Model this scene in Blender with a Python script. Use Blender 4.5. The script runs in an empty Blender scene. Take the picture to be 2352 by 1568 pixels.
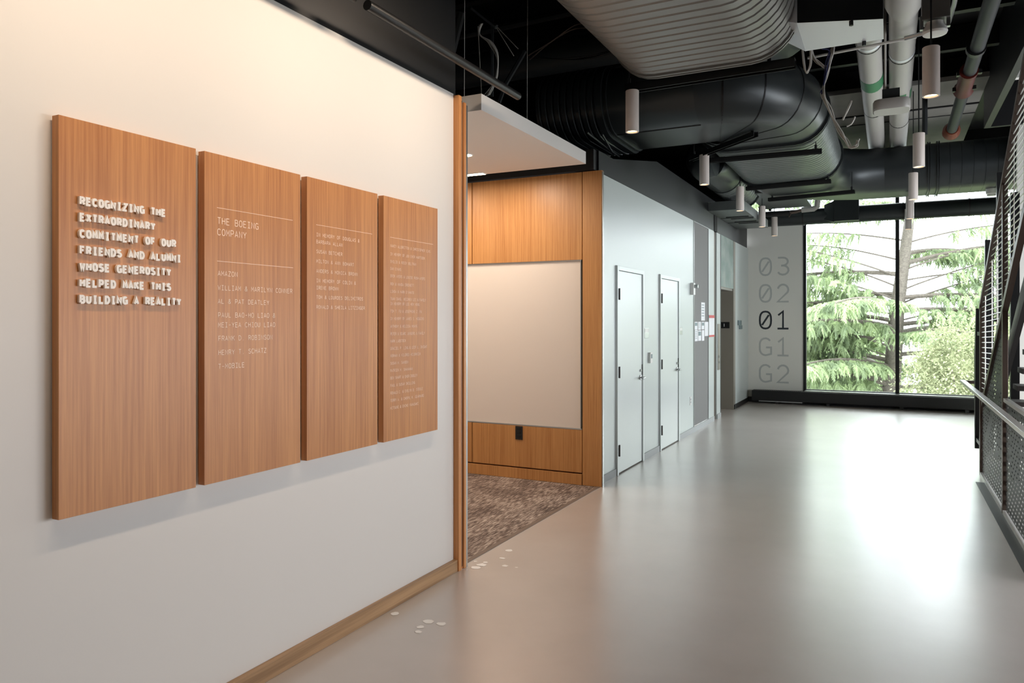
import bpy, bmesh, math, random
from mathutils import Vector, Matrix
from math import pi, sin, cos, radians
random.seed(7)
SC = bpy.context.scene
COL = SC.collection
# ---------------------------------------------------------------- camera
FPX, U0, HV, EYE = 1710., 1176., 738., 1.6
TH = math.atan((2045 - U0) / FPX)
cam_d = bpy.data.cameras.new('camera')
cam = bpy.data.objects.new('camera', cam_d); COL.objects.link(cam)
cam.location = (0, 0, EYE); cam.rotation_euler = (pi / 2, 0, TH)
cam_d.sensor_width = 36; cam_d.lens = FPX / 2352 * 36; cam_d.shift_y = -(784 - HV) / 2352
cam_d.clip_start = .05; cam_d.clip_end = 300
SC.camera = cam
# ---------------------------------------------------------------- exposure, sky
SC.view_settings.view_transform = 'Standard'; SC.view_settings.look = 'None'
SC.view_settings.gamma = 1; SC.view_settings.use_curve_mapping = False
SC.view_settings.exposure = 0.0
SC.cycles.max_bounces = 8; SC.cycles.diffuse_bounces = 5; SC.cycles.glossy_bounces = 4
SC.cycles.sample_clamp_indirect = 6
W = bpy.data.worlds.new('sky'); SC.world = W; W.use_nodes = True
wn = W.node_tree; wn.nodes.clear()
wo = wn.nodes.new('ShaderNodeOutputWorld'); wb = wn.nodes.new('ShaderNodeBackground')
tc = wn.nodes.new('ShaderNodeTexCoord'); nz = wn.nodes.new('ShaderNodeTexNoise'); cr = wn.nodes.new('ShaderNodeValToRGB')
nz.inputs['Scale'].default_value = 2.2; nz.inputs['Detail'].default_value = 5
wn.links.new(tc.outputs['Generated'], nz.inputs['Vector']); wn.links.new(nz.outputs['Fac'], cr.inputs['Fac'])
cr.color_ramp.elements[0].position = .35; cr.color_ramp.elements[0].color = (.86, .91, 1, 1)
cr.color_ramp.elements[1].position = .6; cr.color_ramp.elements[1].color = (.97, .97, 1, 1)
wn.links.new(cr.outputs['Color'], wb.inputs['Color']); wb.inputs['Strength'].default_value = 10.8
wn.links.new(wb.outputs['Background'], wo.inputs['Surface'])

def area(name, loc, rot, sx, sy, power, col, portal=False, spread=None):
    d = bpy.data.lights.new(name, 'AREA'); d.shape = 'RECTANGLE'; d.size = sx; d.size_y = sy
    d.energy = power; d.color = col
    if spread: d.spread = spread
    if portal: d.cycles.is_portal = True
    o = bpy.data.objects.new(name, d); COL.objects.link(o); o.location = loc; o.rotation_euler = rot
    return o
# sampling portals on the glazed openings of the building
area('window_portal_end', (0.6, 15.42, 2.4), (-pi / 2, 0, 0), 5.4, 4.4, 1, (1, 1, 1), True)
area('window_portal_side', (4.48, 8.0, 1.5), (0, pi / 2, 0), 1.6, 9.0, 1, (1, 1, 1), True)
#area('window_portal_rear', (2.0, -3.18, 2.0), (pi / 2, 0, 0), 3.8, 3.4, 1, (1, 1, 1), True)
# warm wall washers above the donor wall and warm lamps of the alcove
for k in range(4):
    area('wall_washer_light', (-1.42, .5 + k * 1.05, 3.58), (0, radians(45), 0), .12, .5, 9, (1, .80, .62), spread=radians(110))
for (x, y) in ((-3.3, 5.5), (-3.3, 6.2), (-4.4, 5.5), (-4.4, 6.2)):
    area('alcove_downlight_light', (x, y, 3.035), (0, 0, 0), .16, .16, 12, (1, .84, .70))

# ---------------------------------------------------------------- helpers
def ray(u, v):
    a = (u - U0) / FPX; b = (HV - v) / FPX
    return (-sin(TH) + a * cos(TH), cos(TH) + a * sin(TH), b)
def atX(u, v, x): d = ray(u, v); t = x / d[0]; return Vector((x, t * d[1], EYE + t * d[2]))
def atY(u, v, y): d = ray(u, v); t = y / d[1]; return Vector((t * d[0], y, EYE + t * d[2]))
def atZ(u, v, z): d = ray(u, v); t = (z - EYE) / d[2]; return Vector((t * d[0], t * d[1], z))

class MB:
    def __init__(s): s.v = []; s.f = []
    def add(s, vs, fs):
        n = len(s.v); s.v += [tuple(v) for v in vs]; s.f += [tuple(i + n for i in f) for f in fs]; return s
    def box(s, x0, y0, z0, x1, y1, z1):
        if x0 > x1: x0, x1 = x1, x0
        if y0 > y1: y0, y1 = y1, y0
        if z0 > z1: z0, z1 = z1, z0
        return s.add([(x0,y0,z0),(x1,y0,z0),(x1,y1,z0),(x0,y1,z0),(x0,y0,z1),(x1,y0,z1),(x1,y1,z1),(x0,y1,z1)],
              [(0,3,2,1),(4,5,6,7),(0,1,5,4),(1,2,6,5),(2,3,7,6),(3,0,4,7)])
    def prism(s, poly, d0, d1, axis='x'):
        """poly: 2-D outline, extruded along axis between d0 and d1"""
        def P(a, b, d): return {'x': (d, a, b), 'y': (a, d, b), 'z': (a, b, d)}[axis]
        n = len(poly); vs = [P(a, b, d0) for a, b in poly] + [P(a, b, d1) for a, b in poly]
        fs = [tuple(range(n)), tuple(range(2 * n - 1, n - 1, -1))] + [(i, n + i, n + (i + 1) % n, (i + 1) % n) for i in range(n)]
        return s.add(vs, fs)
    def tube(s, pts, r, n=10, cap=True, radii=None):
        pts = [Vector(p) for p in pts]; vs = []; fs = []
        up = None
        for i, p in enumerate(pts):
            t = (pts[min(i + 1, len(pts) - 1)] - pts[max(i - 1, 0)]).normalized()
            if up is None: up = Vector((0, 0, 1)) if abs(t.z) < .9 else Vector((1, 0, 0))
            a = t.cross(up).normalized(); b = a.cross(t).normalized(); up = b
            rr = radii[i] if radii else r
            for k in range(n): vs.append(p + a * rr * cos(2 * pi * k / n) + b * rr * sin(2 * pi * k / n))
        m = len(pts)
        for i in range(m - 1):
            for k in range(n):
                fs.append((i * n + k, i * n + (k + 1) % n, (i + 1) * n + (k + 1) % n, (i + 1) * n + k))
        if cap: fs += [tuple(range(n - 1, -1, -1)), tuple((m - 1) * n + k for k in range(n))]
        return s.add(vs, fs)
    def rings(s, rings, cap=True):
        n = len(rings[0]); vs = [v for r in rings for v in r]; fs = []
        for i in range(len(rings) - 1):
            for k in range(n): fs.append((i * n + k, i * n + (k + 1) % n, (i + 1) * n + (k + 1) % n, (i + 1) * n + k))
        if cap: fs += [tuple(range(n - 1, -1, -1)), tuple((len(rings) - 1) * n + k for k in range(n))]
        return s.add(vs, fs)
    def build(s, name, m=None, parent=None, smooth=False, bevel=0, **tags):
        me = bpy.data.meshes.new(name); me.from_pydata(s.v, [], s.f); me.update()
        bm = bmesh.new(); bm.from_mesh(me); bmesh.ops.recalc_face_normals(bm, faces=bm.faces)
        if bevel: bmesh.ops.bevel(bm, geom=list(bm.edges), offset=bevel, segments=2, affect='EDGES', profile=.6)
        bm.to_mesh(me); bm.free()
        o = bpy.data.objects.new(name, me); COL.objects.link(o)
        if m: me.materials.append(m)
        if smooth:
            me.shade_smooth(); 
            try: me.set_sharp_from_angle(angle=radians(35))
            except Exception: pass
        if parent: o.parent = parent; o.matrix_parent_inverse = Matrix.Translation(-parent.location)
        for k, v in tags.items(): o[k] = v
        return o
def box(x0, y0, z0, x1, y1, z1): return MB().box(x0, y0, z0, x1, y1, z1)
def empty(name, loc, label=None, cat=None, group=None, kind=None):
    o = bpy.data.objects.new(name, None); COL.objects.link(o); o.location = loc; o.empty_display_size = .1
    tag(o, label, cat, group, kind); return o
def tag(o, label=None, cat=None, group=None, kind=None):
    if label: o['label'] = label
    if cat: o['category'] = cat
    if group: o['group'] = group
    if kind: o['kind'] = kind
    return o
def kids(o): return list(o.children)
def dup(o, loc, label=None, parent=None):
    c = o.copy(); COL.objects.link(c)
    if parent is None: c.location = loc
    else: c.parent = parent
    if label: c['label'] = label
    for ch in kids(o): dup(ch, None, None, c)
    return c
S = 'structure'

# ---------------------------------------------------------------- materials
def s2l(c): return tuple(((x / 255) / 12.92 if x / 255 <= .04045 else ((x / 255 + .055) / 1.055) ** 2.4) for x in c)
MATS = {}
def mat(name, rgb, rough=.5, metal=0., var=0., vscale=8., stretch=(1, 1, 1), bump=0., bscale=60., emit=None, estr=0., spec=.5, rvar=0., rgb2=None, coat=0., trans=0.):
    m = bpy.data.materials.new(name); m.use_nodes = True; nt = m.node_tree; b = nt.nodes['Principled BSDF']
    c = s2l(rgb); b.inputs['Roughness'].default_value = rough; b.inputs['Metallic'].default_value = metal
    b.inputs['Specular IOR Level'].default_value = spec; b.inputs['Coat Weight'].default_value = coat
    b.inputs['Base Color'].default_value = (*c, 1)
    tc = nt.nodes.new('ShaderNodeTexCoord'); mp = nt.nodes.new('ShaderNodeMapping'); mp.inputs['Scale'].default_value = stretch
    nt.links.new(tc.outputs['Object'], mp.inputs['Vector'])
    if var or rgb2:
        n = nt.nodes.new('ShaderNodeTexNoise'); n.inputs['Scale'].default_value = vscale; n.inputs['Detail'].default_value = 6; n.inputs['Roughness'].default_value = .6
        nt.links.new(mp.outputs['Vector'], n.inputs['Vector'])
        r = nt.nodes.new('ShaderNodeValToRGB'); r.color_ramp.elements[0].position = .3; r.color_ramp.elements[1].position = .7
        c2 = s2l(rgb2) if rgb2 else tuple(x * (1 - var) for x in c)
        r.color_ramp.elements[0].color = (*c2, 1); r.color_ramp.elements[1].color = (*(c if rgb2 else tuple(min(1, x * (1 + var * .5)) for x in c)), 1)
        nt.links.new(n.outputs['Fac'], r.inputs['Fac']); nt.links.new(r.outputs['Color'], b.inputs['Base Color'])
        if rvar:
            mr = nt.nodes.new('ShaderNodeMapRange'); mr.inputs['To Min'].default_value = rough - rvar; mr.inputs['To Max'].default_value = rough + rvar
            nt.links.new(n.outputs['Fac'], mr.inputs['Value']); nt.links.new(mr.outputs['Result'], b.inputs['Roughness'])
    if bump:
        n = nt.nodes.new('ShaderNodeTexNoise'); n.inputs['Scale'].default_value = bscale; n.inputs['Detail'].default_value = 4
        nt.links.new(mp.outputs['Vector'], n.inputs['Vector'])
        bp = nt.nodes.new('ShaderNodeBump'); bp.inputs['Strength'].default_value = bump; bp.inputs['Distance'].default_value = .004
        nt.links.new(n.outputs['Fac'], bp.inputs['Height']); nt.links.new(bp.outputs['Normal'], b.inputs['Normal'])
    if emit: b.inputs['Emission Color'].default_value = (*s2l(emit), 1); b.inputs['Emission Strength'].default_value = estr
    if trans: b.inputs['Transmission Weight'].default_value = trans
    MATS[name] = m; return m

def wood(name, light, dark, along='Z', fine=95., rough=.42, band=5.):
    m = bpy.data.materials.new(name); m.use_nodes = True; nt = m.node_tree; b = nt.nodes['Principled BSDF']; L = nt.links
    tc = nt.nodes.new('ShaderNodeTexCoord')
    def noise(scale, sc, det):
        mp = nt.nodes.new('ShaderNodeMapping'); mp.inputs['Scale'].default_value = sc
        L.new(tc.outputs['Object'], mp.inputs['Vector'])
        n = nt.nodes.new('ShaderNodeTexNoise'); n.inputs['Scale'].default_value = scale; n.inputs['Detail'].default_value = det
        L.new(mp.outputs['Vector'], n.inputs['Vector']); return n
    k = .018
    sc = {'Z': (1, 1, k), 'Y': (1, k, 1), 'X': (k, 1, 1)}[along]
    n1 = noise(fine, sc, 3); n2 = noise(band, {'Z': (1, 1, .06), 'Y': (1, .06, 1), 'X': (.06, 1, 1)}[along], 2); n3 = noise(fine * 3, tuple(min(1, q * 1.6) for q in sc), 2)
    mx = nt.nodes.new('ShaderNodeMath'); mx.operation = 'MULTIPLY_ADD'; mx.inputs[1].default_value = .5
    L.new(n1.outputs['Fac'], mx.inputs[0])
    m2 = nt.nodes.new('ShaderNodeMath'); m2.operation = 'MULTIPLY'; m2.inputs[1].default_value = .32; L.new(n2.outputs['Fac'], m2.inputs[0]); L.new(m2.outputs[0], mx.inputs[2])
    m3 = nt.nodes.new('ShaderNodeMath'); m3.operation = 'MULTIPLY_ADD'; m3.inputs[1].default_value = .18; L.new(n3.outputs['Fac'], m3.inputs[0]); L.new(mx.outputs[0], m3.inputs[2])
    r = nt.nodes.new('ShaderNodeValToRGB'); r.color_ramp.elements[0].position = .36; r.color_ramp.elements[1].position = .62
    r.color_ramp.elements[0].color = (*s2l(dark), 1); r.color_ramp.elements[1].color = (*s2l(light), 1)
    L.new(m3.outputs[0], r.inputs['Fac']); L.new(r.outputs['Color'], b.inputs['Base Color']); b.inputs['Roughness'].default_value = rough
    MATS[name] = m; return m

M_floor = mat('polished_concrete', (204, 196, 190), .30, 0, rgb2=(190, 182, 175), vscale=1.3, spec=1.0, coat=1.0)
M_floor.node_tree.nodes['Principled BSDF'].inputs['Coat Roughness'].default_value = .29
M_wall = mat('white_wall_paint', (226, 222, 216), .6, bump=.02, bscale=120)
M_dwall = mat('white_gloss_panel', (202, 211, 208), .32)
M_door = mat('white_door_paint', (222, 230, 228), .28)
M_grey = mat('grey_wall_paint', (226, 226, 218), .6)
M_black = mat('black_ceiling_paint', (7, 8, 9), .6)
M_bulk = mat('charcoal_bulkhead_paint', (14, 15, 17), .45)
M_duct = mat('dark_duct_paint', (104, 110, 108), .36, .5, var=.15, vscale=4)
M_ductb = mat('black_duct_paint', (50, 55, 56), .36, .45)
M_ductr = mat('grey_spiral_duct_metal', (138, 138, 134), .42, .45)
M_blk = mat('black_powder_coat', (16, 17, 18), .4)
M_foil_sheen = mat('sheet_metal_and_sheen', (224, 228, 232), .4, .4)  # sheet metal; on the supply box underside it paints the floor's reflection
M_jbox = mat('dull_galvanised_box', (112, 110, 106), .45, .5)
M_pipe = mat('white_pipe_jacket', (166, 164, 158), .45)
M_band = mat('green_label_band', (40, 110, 70), .5)
M_red = mat('red_oxide_coupling', (76, 24, 16), .45, spec=.3)
M_orange = mat('orange_coupling', (96, 42, 20), .5, spec=.3)
M_gpipe = mat('grey_steel_pipe', (36, 39, 40), .5, .0, spec=.3)
M_lamp = mat('lamp_housing_grey', (205, 196, 188), .45)
M_glow = mat('lamp_glow', (255, 240, 220), .5, emit=(255, 214, 165), estr=9)
M_glow2 = mat('alcove_glow', (255, 240, 220), .5, emit=(255, 225, 185), estr=14)
M_speck = mat('white_paint_speck', (252, 250, 246), .7)
M_white = mat('white_plastic', (222, 222, 218), .4)
M_board = mat('whiteboard_enamel', (222, 212, 202), .3)
M_alu = mat('brushed_aluminium', (170, 172, 172), .3, .9)
M_steel = mat('stainless_steel', (168, 164, 156), .3, .6, var=.1, stretch=(60, 60, 1), vscale=1)
M_lift = mat('satin_lift_steel', (150, 145, 134), .35, .25)
M_hinge = mat('dark_hinge_steel', (88, 88, 86), .35, .8)
M_bb = mat('grey_rubber_base', (168, 172, 172), .5)
M_tack = mat('grey_tackboard', (122, 122, 120), .8, bump=.05, bscale=300)
M_paper = mat('paper_white', (226, 228, 230), .7)
M_print = mat('paper_print_grey', (120, 138, 140), .7)
M_redp = mat('notice_red', (196, 70, 68), .6)
M_dark = mat('shadow_gap_black', (8, 8, 8), .8)
M_letter = mat('letter_ivory', (250, 244, 236), .5)
M_engr = mat('pale_inlay_paint', (255, 226, 200), .5)
M_num = mat('grey_vinyl', (186, 190, 186), .6)
M_numd = mat('charcoal_vinyl', (42, 48, 54), .6)
M_hrail = mat('brushed_handrail', (214, 214, 212), .32, .35)
M_brown = mat('brown_steel', (96, 84, 76), .4, .6)
M_rod = mat('bright_steel_rod', (214, 214, 212), .3, .7)
M_strap = mat('grey_guard_mesh', (34, 31, 30), .45, .5)
M_tread = mat('dark_stair_tread', (52, 46, 42), .5)
M_conc = mat('grey_soffit_board', (128, 126, 120), .8, var=.12, vscale=3)
M_cable = mat('pale_cable', (186, 184, 176), .5)
M_cableb = mat('blue_cable', (46, 52, 92), .5)
M_plate = mat('dark_floor_plate', (58, 58, 60), .45, .0)
M_strip = mat('carpet_edge_strip', (122, 106, 94), .6)
M_wood = wood('oak_veneer', (200, 146, 88), (170, 114, 60))
M_woodp = wood('oak_sign_veneer', (206, 144, 86), (172, 110, 60), band=9)
M_woodt = wood('oak_trim', (228, 164, 102), (182, 116, 62), fine=40)
M_woodb = wood('oak_base', (190, 152, 112), (128, 96, 64), along='Y', fine=40)
M_bark = mat('bark', (112, 104, 96), .9, var=.4, vscale=20, bump=.4)

# carpet: streaks that run along the corridor
def carpet():
    m = bpy.data.materials.new('streaked_carpet'); m.use_nodes = True; nt = m.node_tree; b = nt.nodes['Principled BSDF']; L = nt.links
    tc = nt.nodes.new('ShaderNodeTexCoord'); mp = nt.nodes.new('ShaderNodeMapping'); mp.inputs['Scale'].default_value = (1, .07, 1)
    n = nt.nodes.new('ShaderNodeTexNoise'); n.inputs['Scale'].default_value = 190; n.inputs['Detail'].default_value = 3
    n2 = nt.nodes.new('ShaderNodeTexNoise'); n2.inputs['Scale'].default_value = 3
    L.new(tc.outputs['Object'], mp.inputs['Vector']); L.new(mp.outputs['Vector'], n.inputs['Vector']); L.new(tc.outputs['Object'], n2.inputs['Vector'])
    a = nt.nodes.new('ShaderNodeMath'); a.operation = 'MULTIPLY_ADD'; a.inputs[1].default_value = .3; L.new(n2.outputs['Fac'], a.inputs[0]); L.new(n.outputs['Fac'], a.inputs[2])
    r = nt.nodes.new('ShaderNodeValToRGB'); e = r.color_ramp.elements; e[0].position = .52; e[0].color = (*s2l((76, 62, 54)), 1); e[1].position = .84; e[1].color = (*s2l((205, 190, 176)), 1)
    x = e.new(.66); x.color = (*s2l((128, 109, 98)), 1)
    L.new(a.outputs[0], r.inputs['Fac']); L.new(r.outputs['Color'], b.inputs['Base Color']); b.inputs['Roughness'].default_value = .95
    return m
M_carpet = carpet()
def glass():
    m = bpy.data.materials.new('window_glass'); m.use_nodes = True; nt = m.node_tree; nt.nodes.clear()
    o = nt.nodes.new('ShaderNodeOutputMaterial'); t = nt.nodes.new('ShaderNodeBsdfTransparent'); g = nt.nodes.new('ShaderNodeBsdfGlossy'); mx = nt.nodes.new('ShaderNodeMixShader'); f = nt.nodes.new('ShaderNodeFresnel')
    f.inputs['IOR'].default_value = 1.25; g.inputs['Roughness'].default_value = .02; t.inputs['Color'].default_value = (.95, .98, .97, 1)
    nt.links.new(f.outputs[0], mx.inputs[0]); nt.links.new(t.outputs[0], mx.inputs[1]); nt.links.new(g.outputs[0], mx.inputs[2]); nt.links.new(mx.outputs[0], o.inputs['Surface'])
    return m
M_glass = glass()
M_backglass = mat('pale_back_painted_glass', (150, 178, 170), .12, rgb2=(196, 212, 206), vscale=3, coat=.5)
def leaf(name, a, b2, tr=.35):
    m = bpy.data.materials.new(name); m.use_nodes = True; nt = m.node_tree; L = nt.links; nt.nodes.clear()
    o = nt.nodes.new('ShaderNodeOutputMaterial'); d = nt.nodes.new('ShaderNodeBsdfDiffuse'); t = nt.nodes.new('ShaderNodeBsdfTranslucent'); mx = nt.nodes.new('ShaderNodeMixShader'); mx.inputs[0].default_value = tr
    tc = nt.nodes.new('ShaderNodeTexCoord'); n = nt.nodes.new('ShaderNodeTexNoise'); n.inputs['Scale'].default_value = 2.5; n.inputs['Detail'].default_value = 5
    r = nt.nodes.new('ShaderNodeValToRGB'); r.color_ramp.elements[0].position = .35; r.color_ramp.elements[1].position = .65
    r.color_ramp.elements[0].color = (*s2l(a), 1); r.color_ramp.elements[1].color = (*s2l(b2), 1)
    L.new(tc.outputs['Object'], n.inputs['Vector']); L.new(n.outputs['Fac'], r.inputs['Fac']); L.new(r.outputs['Color'], d.inputs['Color']); L.new(r.outputs['Color'], t.inputs['Color'])
    L.new(d.outputs[0], mx.inputs[1]); L.new(t.outputs[0], mx.inputs[2]); L.new(mx.outputs[0], o.inputs['Surface']); return m
M_cedar = leaf('cedar_needles', (122, 136, 108), (170, 186, 140))
M_shrub = leaf('shrub_leaves', (128, 134, 104), (174, 178, 142))
M_bright = leaf('young_leaves', (104, 136, 62), (146, 178, 92), .5)

# ================================================================ ROOM SHELL
XL, XD, YE = -2.5, -2.54, 15.45
HW = 3.06; HC = 5.0
FLOOR = MB().prism([(-2.5, -3.3), (4.6, -3.3), (4.6, YE + .3), (-3.6, YE + .3), (-3.6, 6.87), (-2.5, 6.87)], -.12, 0, 'z').build('floor', M_floor, kind=S)
box(-6.2, 4.25, -.12, -2.5, 6.86, -.002).build('floor_alcove', M_carpet, kind=S, label='streaked brown carpet of the alcove')
box(-2.535, 4.26, -.1, -2.498, 6.8, .004).build('trim_carpet_edge', M_strip, kind=S)
box(-6.4, -3.4, HC, 4.8, YE + .4, HC + .2).build('ceiling', M_black, kind=S)
box(-2.62, -3.3, 0, XL, 4.09, HW).build('wall_left', M_wall, kind=S)
box(-2.64, -3.3, HW + .004, XL - .01, 4.13, HC).build('wall_left_upper', M_bulk, kind=S)
box(-2.499, -3.3, 0.001, -2.47, 4.10, .075).build('baseboard_left', M_woodb, kind=S)
# wood jamb at the end of the donor wall: oak and grey bands
jm = empty('trim_jamb', (-2.5, 4.15, 0), kind=S)
box(-2.61, 4.092, 0.0, -2.462, 4.13, HW - .01).build('jamb_board', M_woodt, jm, bevel=.002)
box(-2.60, 4.131, .012, -2.474, 4.158, HW - .03).build('jamb_channel', M_alu, jm, bevel=.001)
box(-2.61, 4.159, .0, -2.462, 4.187, HW - .04).build('jamb_board', M_woodt, jm, bevel=.002)
box(-2.60, 4.188, .0, -2.466, 4.212, HW - .05).build('jamb_edge', M_alu, jm, bevel=.001)
# alcove walls
box(-6.3, 4.1, 0, -2.625, 4.24, HW).build('wall_alcove_near', M_wall, kind=S)
box(-6.4, 4.1, HW, -2.64, 4.13, HC).build('wall_alcove_near_upper', M_black, kind=S)
box(-6.4, 4.24, 0, -6.2, 6.8, HC).build('wall_alcove_left', M_wall, kind=S)
wn_ = empty('wall_alcove', (-4.4, 6.9, 0), kind=S)
box(-6.2, 6.862, 0, -2.73, 7.0, HW).build('backing', M_dark, wn_)
box(-2.682, 6.80, 0, -2.485, 6.86, 3.062).build('stile', M_wood, wn_, bevel=.002)
box(-3.925, 6.804, 2.205, -2.69, 6.86, 3.062).build('panel', M_wood, wn_, bevel=.002)
box(-3.925, 6.804, .118, -2.69, 6.86, .535).build('panel', M_wood, wn_, bevel=.002)
for x0 in (-5.18,):
    box(x0, 6.804, .118, -3.935, 6.86, .535).build('panel', M_wood, wn_, bevel=.002)
    box(x0, 6.804, 2.205, -3.935, 6.86, 3.062).build('panel', M_wood, wn_, bevel=.002)
box(-6.2, 6.804, .118, -5.19, 6.86, 3.062).build('panel', M_wood, wn_, bevel=.002)
box(-6.2, 6.796, 0, -2.69, 6.86, .105).build('wood_base', M_wood, wn_, bevel=.002)
box(-6.2, 6.78, HW + .01, -2.56, 7.0, 3.27).build('wall_alcove_upper', M_black, kind=S)
box(-6.2, 7.0, 3.20, -2.78, YE, 3.268).build('ceiling_over_rooms', M_black, kind=S)
box(-6.4, 6.8, 3.2, -6.2, YE, HC).build('wall_over_rooms', M_black, kind=S)
box(-6.2, YE, 3.2, -2.8, YE + .2, HC).build('wall_over_rooms_end', M_black, kind=S)
wb_ = empty('whiteboard', (-3.9, 6.83, .54), 'large blank whiteboard set in the wooden alcove wall', 'whiteboard')
box(-5.18, 6.826, .548, -2.712, 6.85, 2.198).build('writing_surface', M_board, wb_)
f = MB(); f.box(-5.18, 6.81, .538, -2.695, 6.858, .549); f.box(-5.18, 6.812, 2.197, -2.70, 6.858, 2.206); f.box(-2.712, 6.812, .549, -2.704, 6.858, 2.197)
f.build('frame', M_alu, wb_)
so = empty('wall_outlet', (-3.375, 6.80, .46), 'black vertical outlet plate in the oak panel under the whiteboard', 'outlet')
box(-3.416, 6.796, .396, -3.335, 6.803, .534).build('cover_plate', M_blk, so, bevel=.003)
for z in (.425, .465, .505):
    box(-3.393, 6.790, z - .012, -3.358, 6.797, z + .012).build('socket', M_dark, so)
# hanging ceiling cloud of the alcove
cl = empty('ceiling_cloud', (-4, 5.4, 3.1), kind=S)
cm = MB(); cm.box(-6.1, 4.455, 3.05, -2.5, 6.42, 3.162); cm.build('cloud_board', M_wall, cl)
for (x, y) in ((-2.9, 4.9), (-2.9, 6.0), (-4.6, 4.9), (-4.6, 6.0)):
    MB().tube([(x, y, 3.16), (x + .01, y, HC)], .003, 5).build('hanger_wire', M_cable, cl)
def dl(x, y, lab):
    d = empty('recessed_downlight', (x, y, 3.05), lab, 'light', 'round lights in the alcove ceiling')
    n = 20; rr = []
    for (r, z) in ((.055, 3.048), (.06, 3.044), (.068, 3.044), (.07, 3.05)):
        rr.append([(x + r * cos(2 * pi * k / n), y + r * sin(2 * pi * k / n), z) for k in range(n)])
    MB().rings(rr, cap=False).build('trim_ring', M_white, d, smooth=True)
    MB().add([(x + .055 * cos(2 * pi * k / n), y + .055 * sin(2 * pi * k / n), 3.046) for k in range(n)], [tuple(range(n))]).build('lens', M_glow2, d)
dl(-3.30, 5.60, 'small round recessed downlight glowing beside the oak jamb')
ll = empty('linear_light', (-3.9, 6.35, 3.05), 'thin bright linear ceiling light near the back of the alcove', 'light')
box(-4.6, 6.315, 3.042, -3.53, 6.40, 3.052).build('housing', M_white, ll)
box(-4.59, 6.322, 3.040, -3.54, 6.393, 3.043).build('diffuser', M_glow2, ll)

# wall with the doors
YD1, YD2 = (7.37, 8.31), (8.99, 9.93)
wd = MB()
segs = [(6.87, 7.365), (8.315, 8.985), (9.935, 10.79), (11.79, 12.20), (12.41, 12.73), (14.06, 15.45)]
for a, b in segs: wd.box(-2.72, a, 0, XD, b, HW)
for a, b in (YD1, YD2): wd.box(-2.72, a - .005, 2.185, XD, b + .005, HW)
wd.build('wall_left_far', M_dwall, kind=S)
MB().prism([(6.87, HW + .004), (15.31, HW + .004), (15.31, 3.55), (8.9, 3.55), (7.3, 3.27), (6.87, 3.27)], -2.78, XD).build('wall_left_far_upper', M_bulk, kind=S)
box(-2.73, 12.2, 0, -2.56, 12.41, HW).build('trim_column', M_brown, kind=S)
box(-2.73, 12.2, HW, -2.53, 12.41, 3.5).build('trim_column_top', M_dark, kind=S)
box(-2.484, 6.805, 0, -2.474, 6.83, 3.05).build('trim_corner_bead', M_alu, kind=S)
box(-2.60, 6.861, 0, -2.515, 6.869, 3.05).build('trim_corner_gap', M_dark, kind=S)
for i, (a, b) in enumerate([(6.875, 7.36), (8.318, 8.982), (9.938, 10.79), (10.79, 12.19), (12.42, 12.71)]):
    box(-2.539, a, .0, XD + .012, b, .075).build('baseboard_%d' % (i + 1), M_bb, kind=S)
box(-2.539, 13.93, 0, XD + .012, 15.44, .085).build('baseboard_dark', M_blk, kind=S)
def door(n, y0, y1):
    d = empty('door_%d' % n, (XD, (y0 + y1) / 2, 0), kind=S, label=('white door nearer to the alcove, in a white frame' if n == 1 else 'white door beside the grey tackboard, in a white frame'))
    fr = MB(); X1 = XD + .022
    fr.box(-2.70, y0, 0, X1, y0 + .045, 2.18); fr.box(-2.70, y1 - .045, 0, X1, y1, 2.18); fr.box(-2.70, y0 + .045, 2.135, X1, y1 - .045, 2.18)
    fr.build('door_frame', M_door, d, bevel=.002)
    box(-2.70, y0 + .05, .0, -2.68, y1 - .05, 2.13).build('backing', M_dark, d)
    box(-2.60, y0 + .052, .014, XD + .008, y1 - .05, 2.130).build('door_leaf', M_door, d, bevel=.002)
    for z in (1.885, 1.07, .255):
        h = box(XD + .010, y0 + .028, z - .058, XD + .026, y0 + .066, z + .058).build('hinge', M_hinge, d)
        MB().tube([(XD + .027, y0 + .047, z - .06), (XD + .027, y0 + .047, z + .06)], .009, 8).build('hinge_pin', M_hinge, h)
    yk = y1 - .115
    r = [[(XD + .008 + dx, yk + rr * cos(2 * pi * k / 16), .965 + rr * sin(2 * pi * k / 16)) for k in range(16)] for dx, rr in ((0, .03), (.01, .03), (.012, .026))]
    hm = MB(); hm.rings(r); hm.tube([(XD + .01, yk, .965), (XD + .06, yk, .965), (XD + .068, yk - .012, .965), (XD + .068, yk - .105, .963)], .011, 10)
    hm.build('lever_handle', M_alu, d, smooth=True)
    MB().tube([(XD + .008, yk, 1.045), (XD + .022, yk, 1.045)], .016, 12).build('lock_cylinder', M_alu, d, smooth=True)
    box(XD + .008, y1 - .058, .99, XD + .016, y1 - .046, 1.11).build('latch_guard', M_hinge, d)
    return d
door(1, *YD1); door(2, *YD2)
def plate(name, lab, cat, u0, v0, u1, v1, m, x=XD, th=.008, group=None, m2=None):
    a = atX(u0, v0, x); b = atX(u1, v1, x)
    o = box(x + .0005, a.y, b.z, x + th, b.y, a.z).build(name, m, bevel=.0015); tag(o, lab, cat, group)
    return o
def room_sign(lab, y, w, z0, z1):
    o = box(XD + .0005, y, z0, XD + .010, y + w, z1).build('room_sign', M_alu, bevel=.002); tag(o, lab, 'sign', 'room number plates')
    box(XD + .010, y + .015, z0 + (z1 - z0) * .55, XD + .0115, y + w - .015, z1 - .012).build('name_strip', M_white, o)
room_sign('square metal room sign right of the first white door', 8.36, .17, 1.405, 1.525)
room_sign('square metal room sign right of the second white door', 9.96, .16, 1.42, 1.525)
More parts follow.
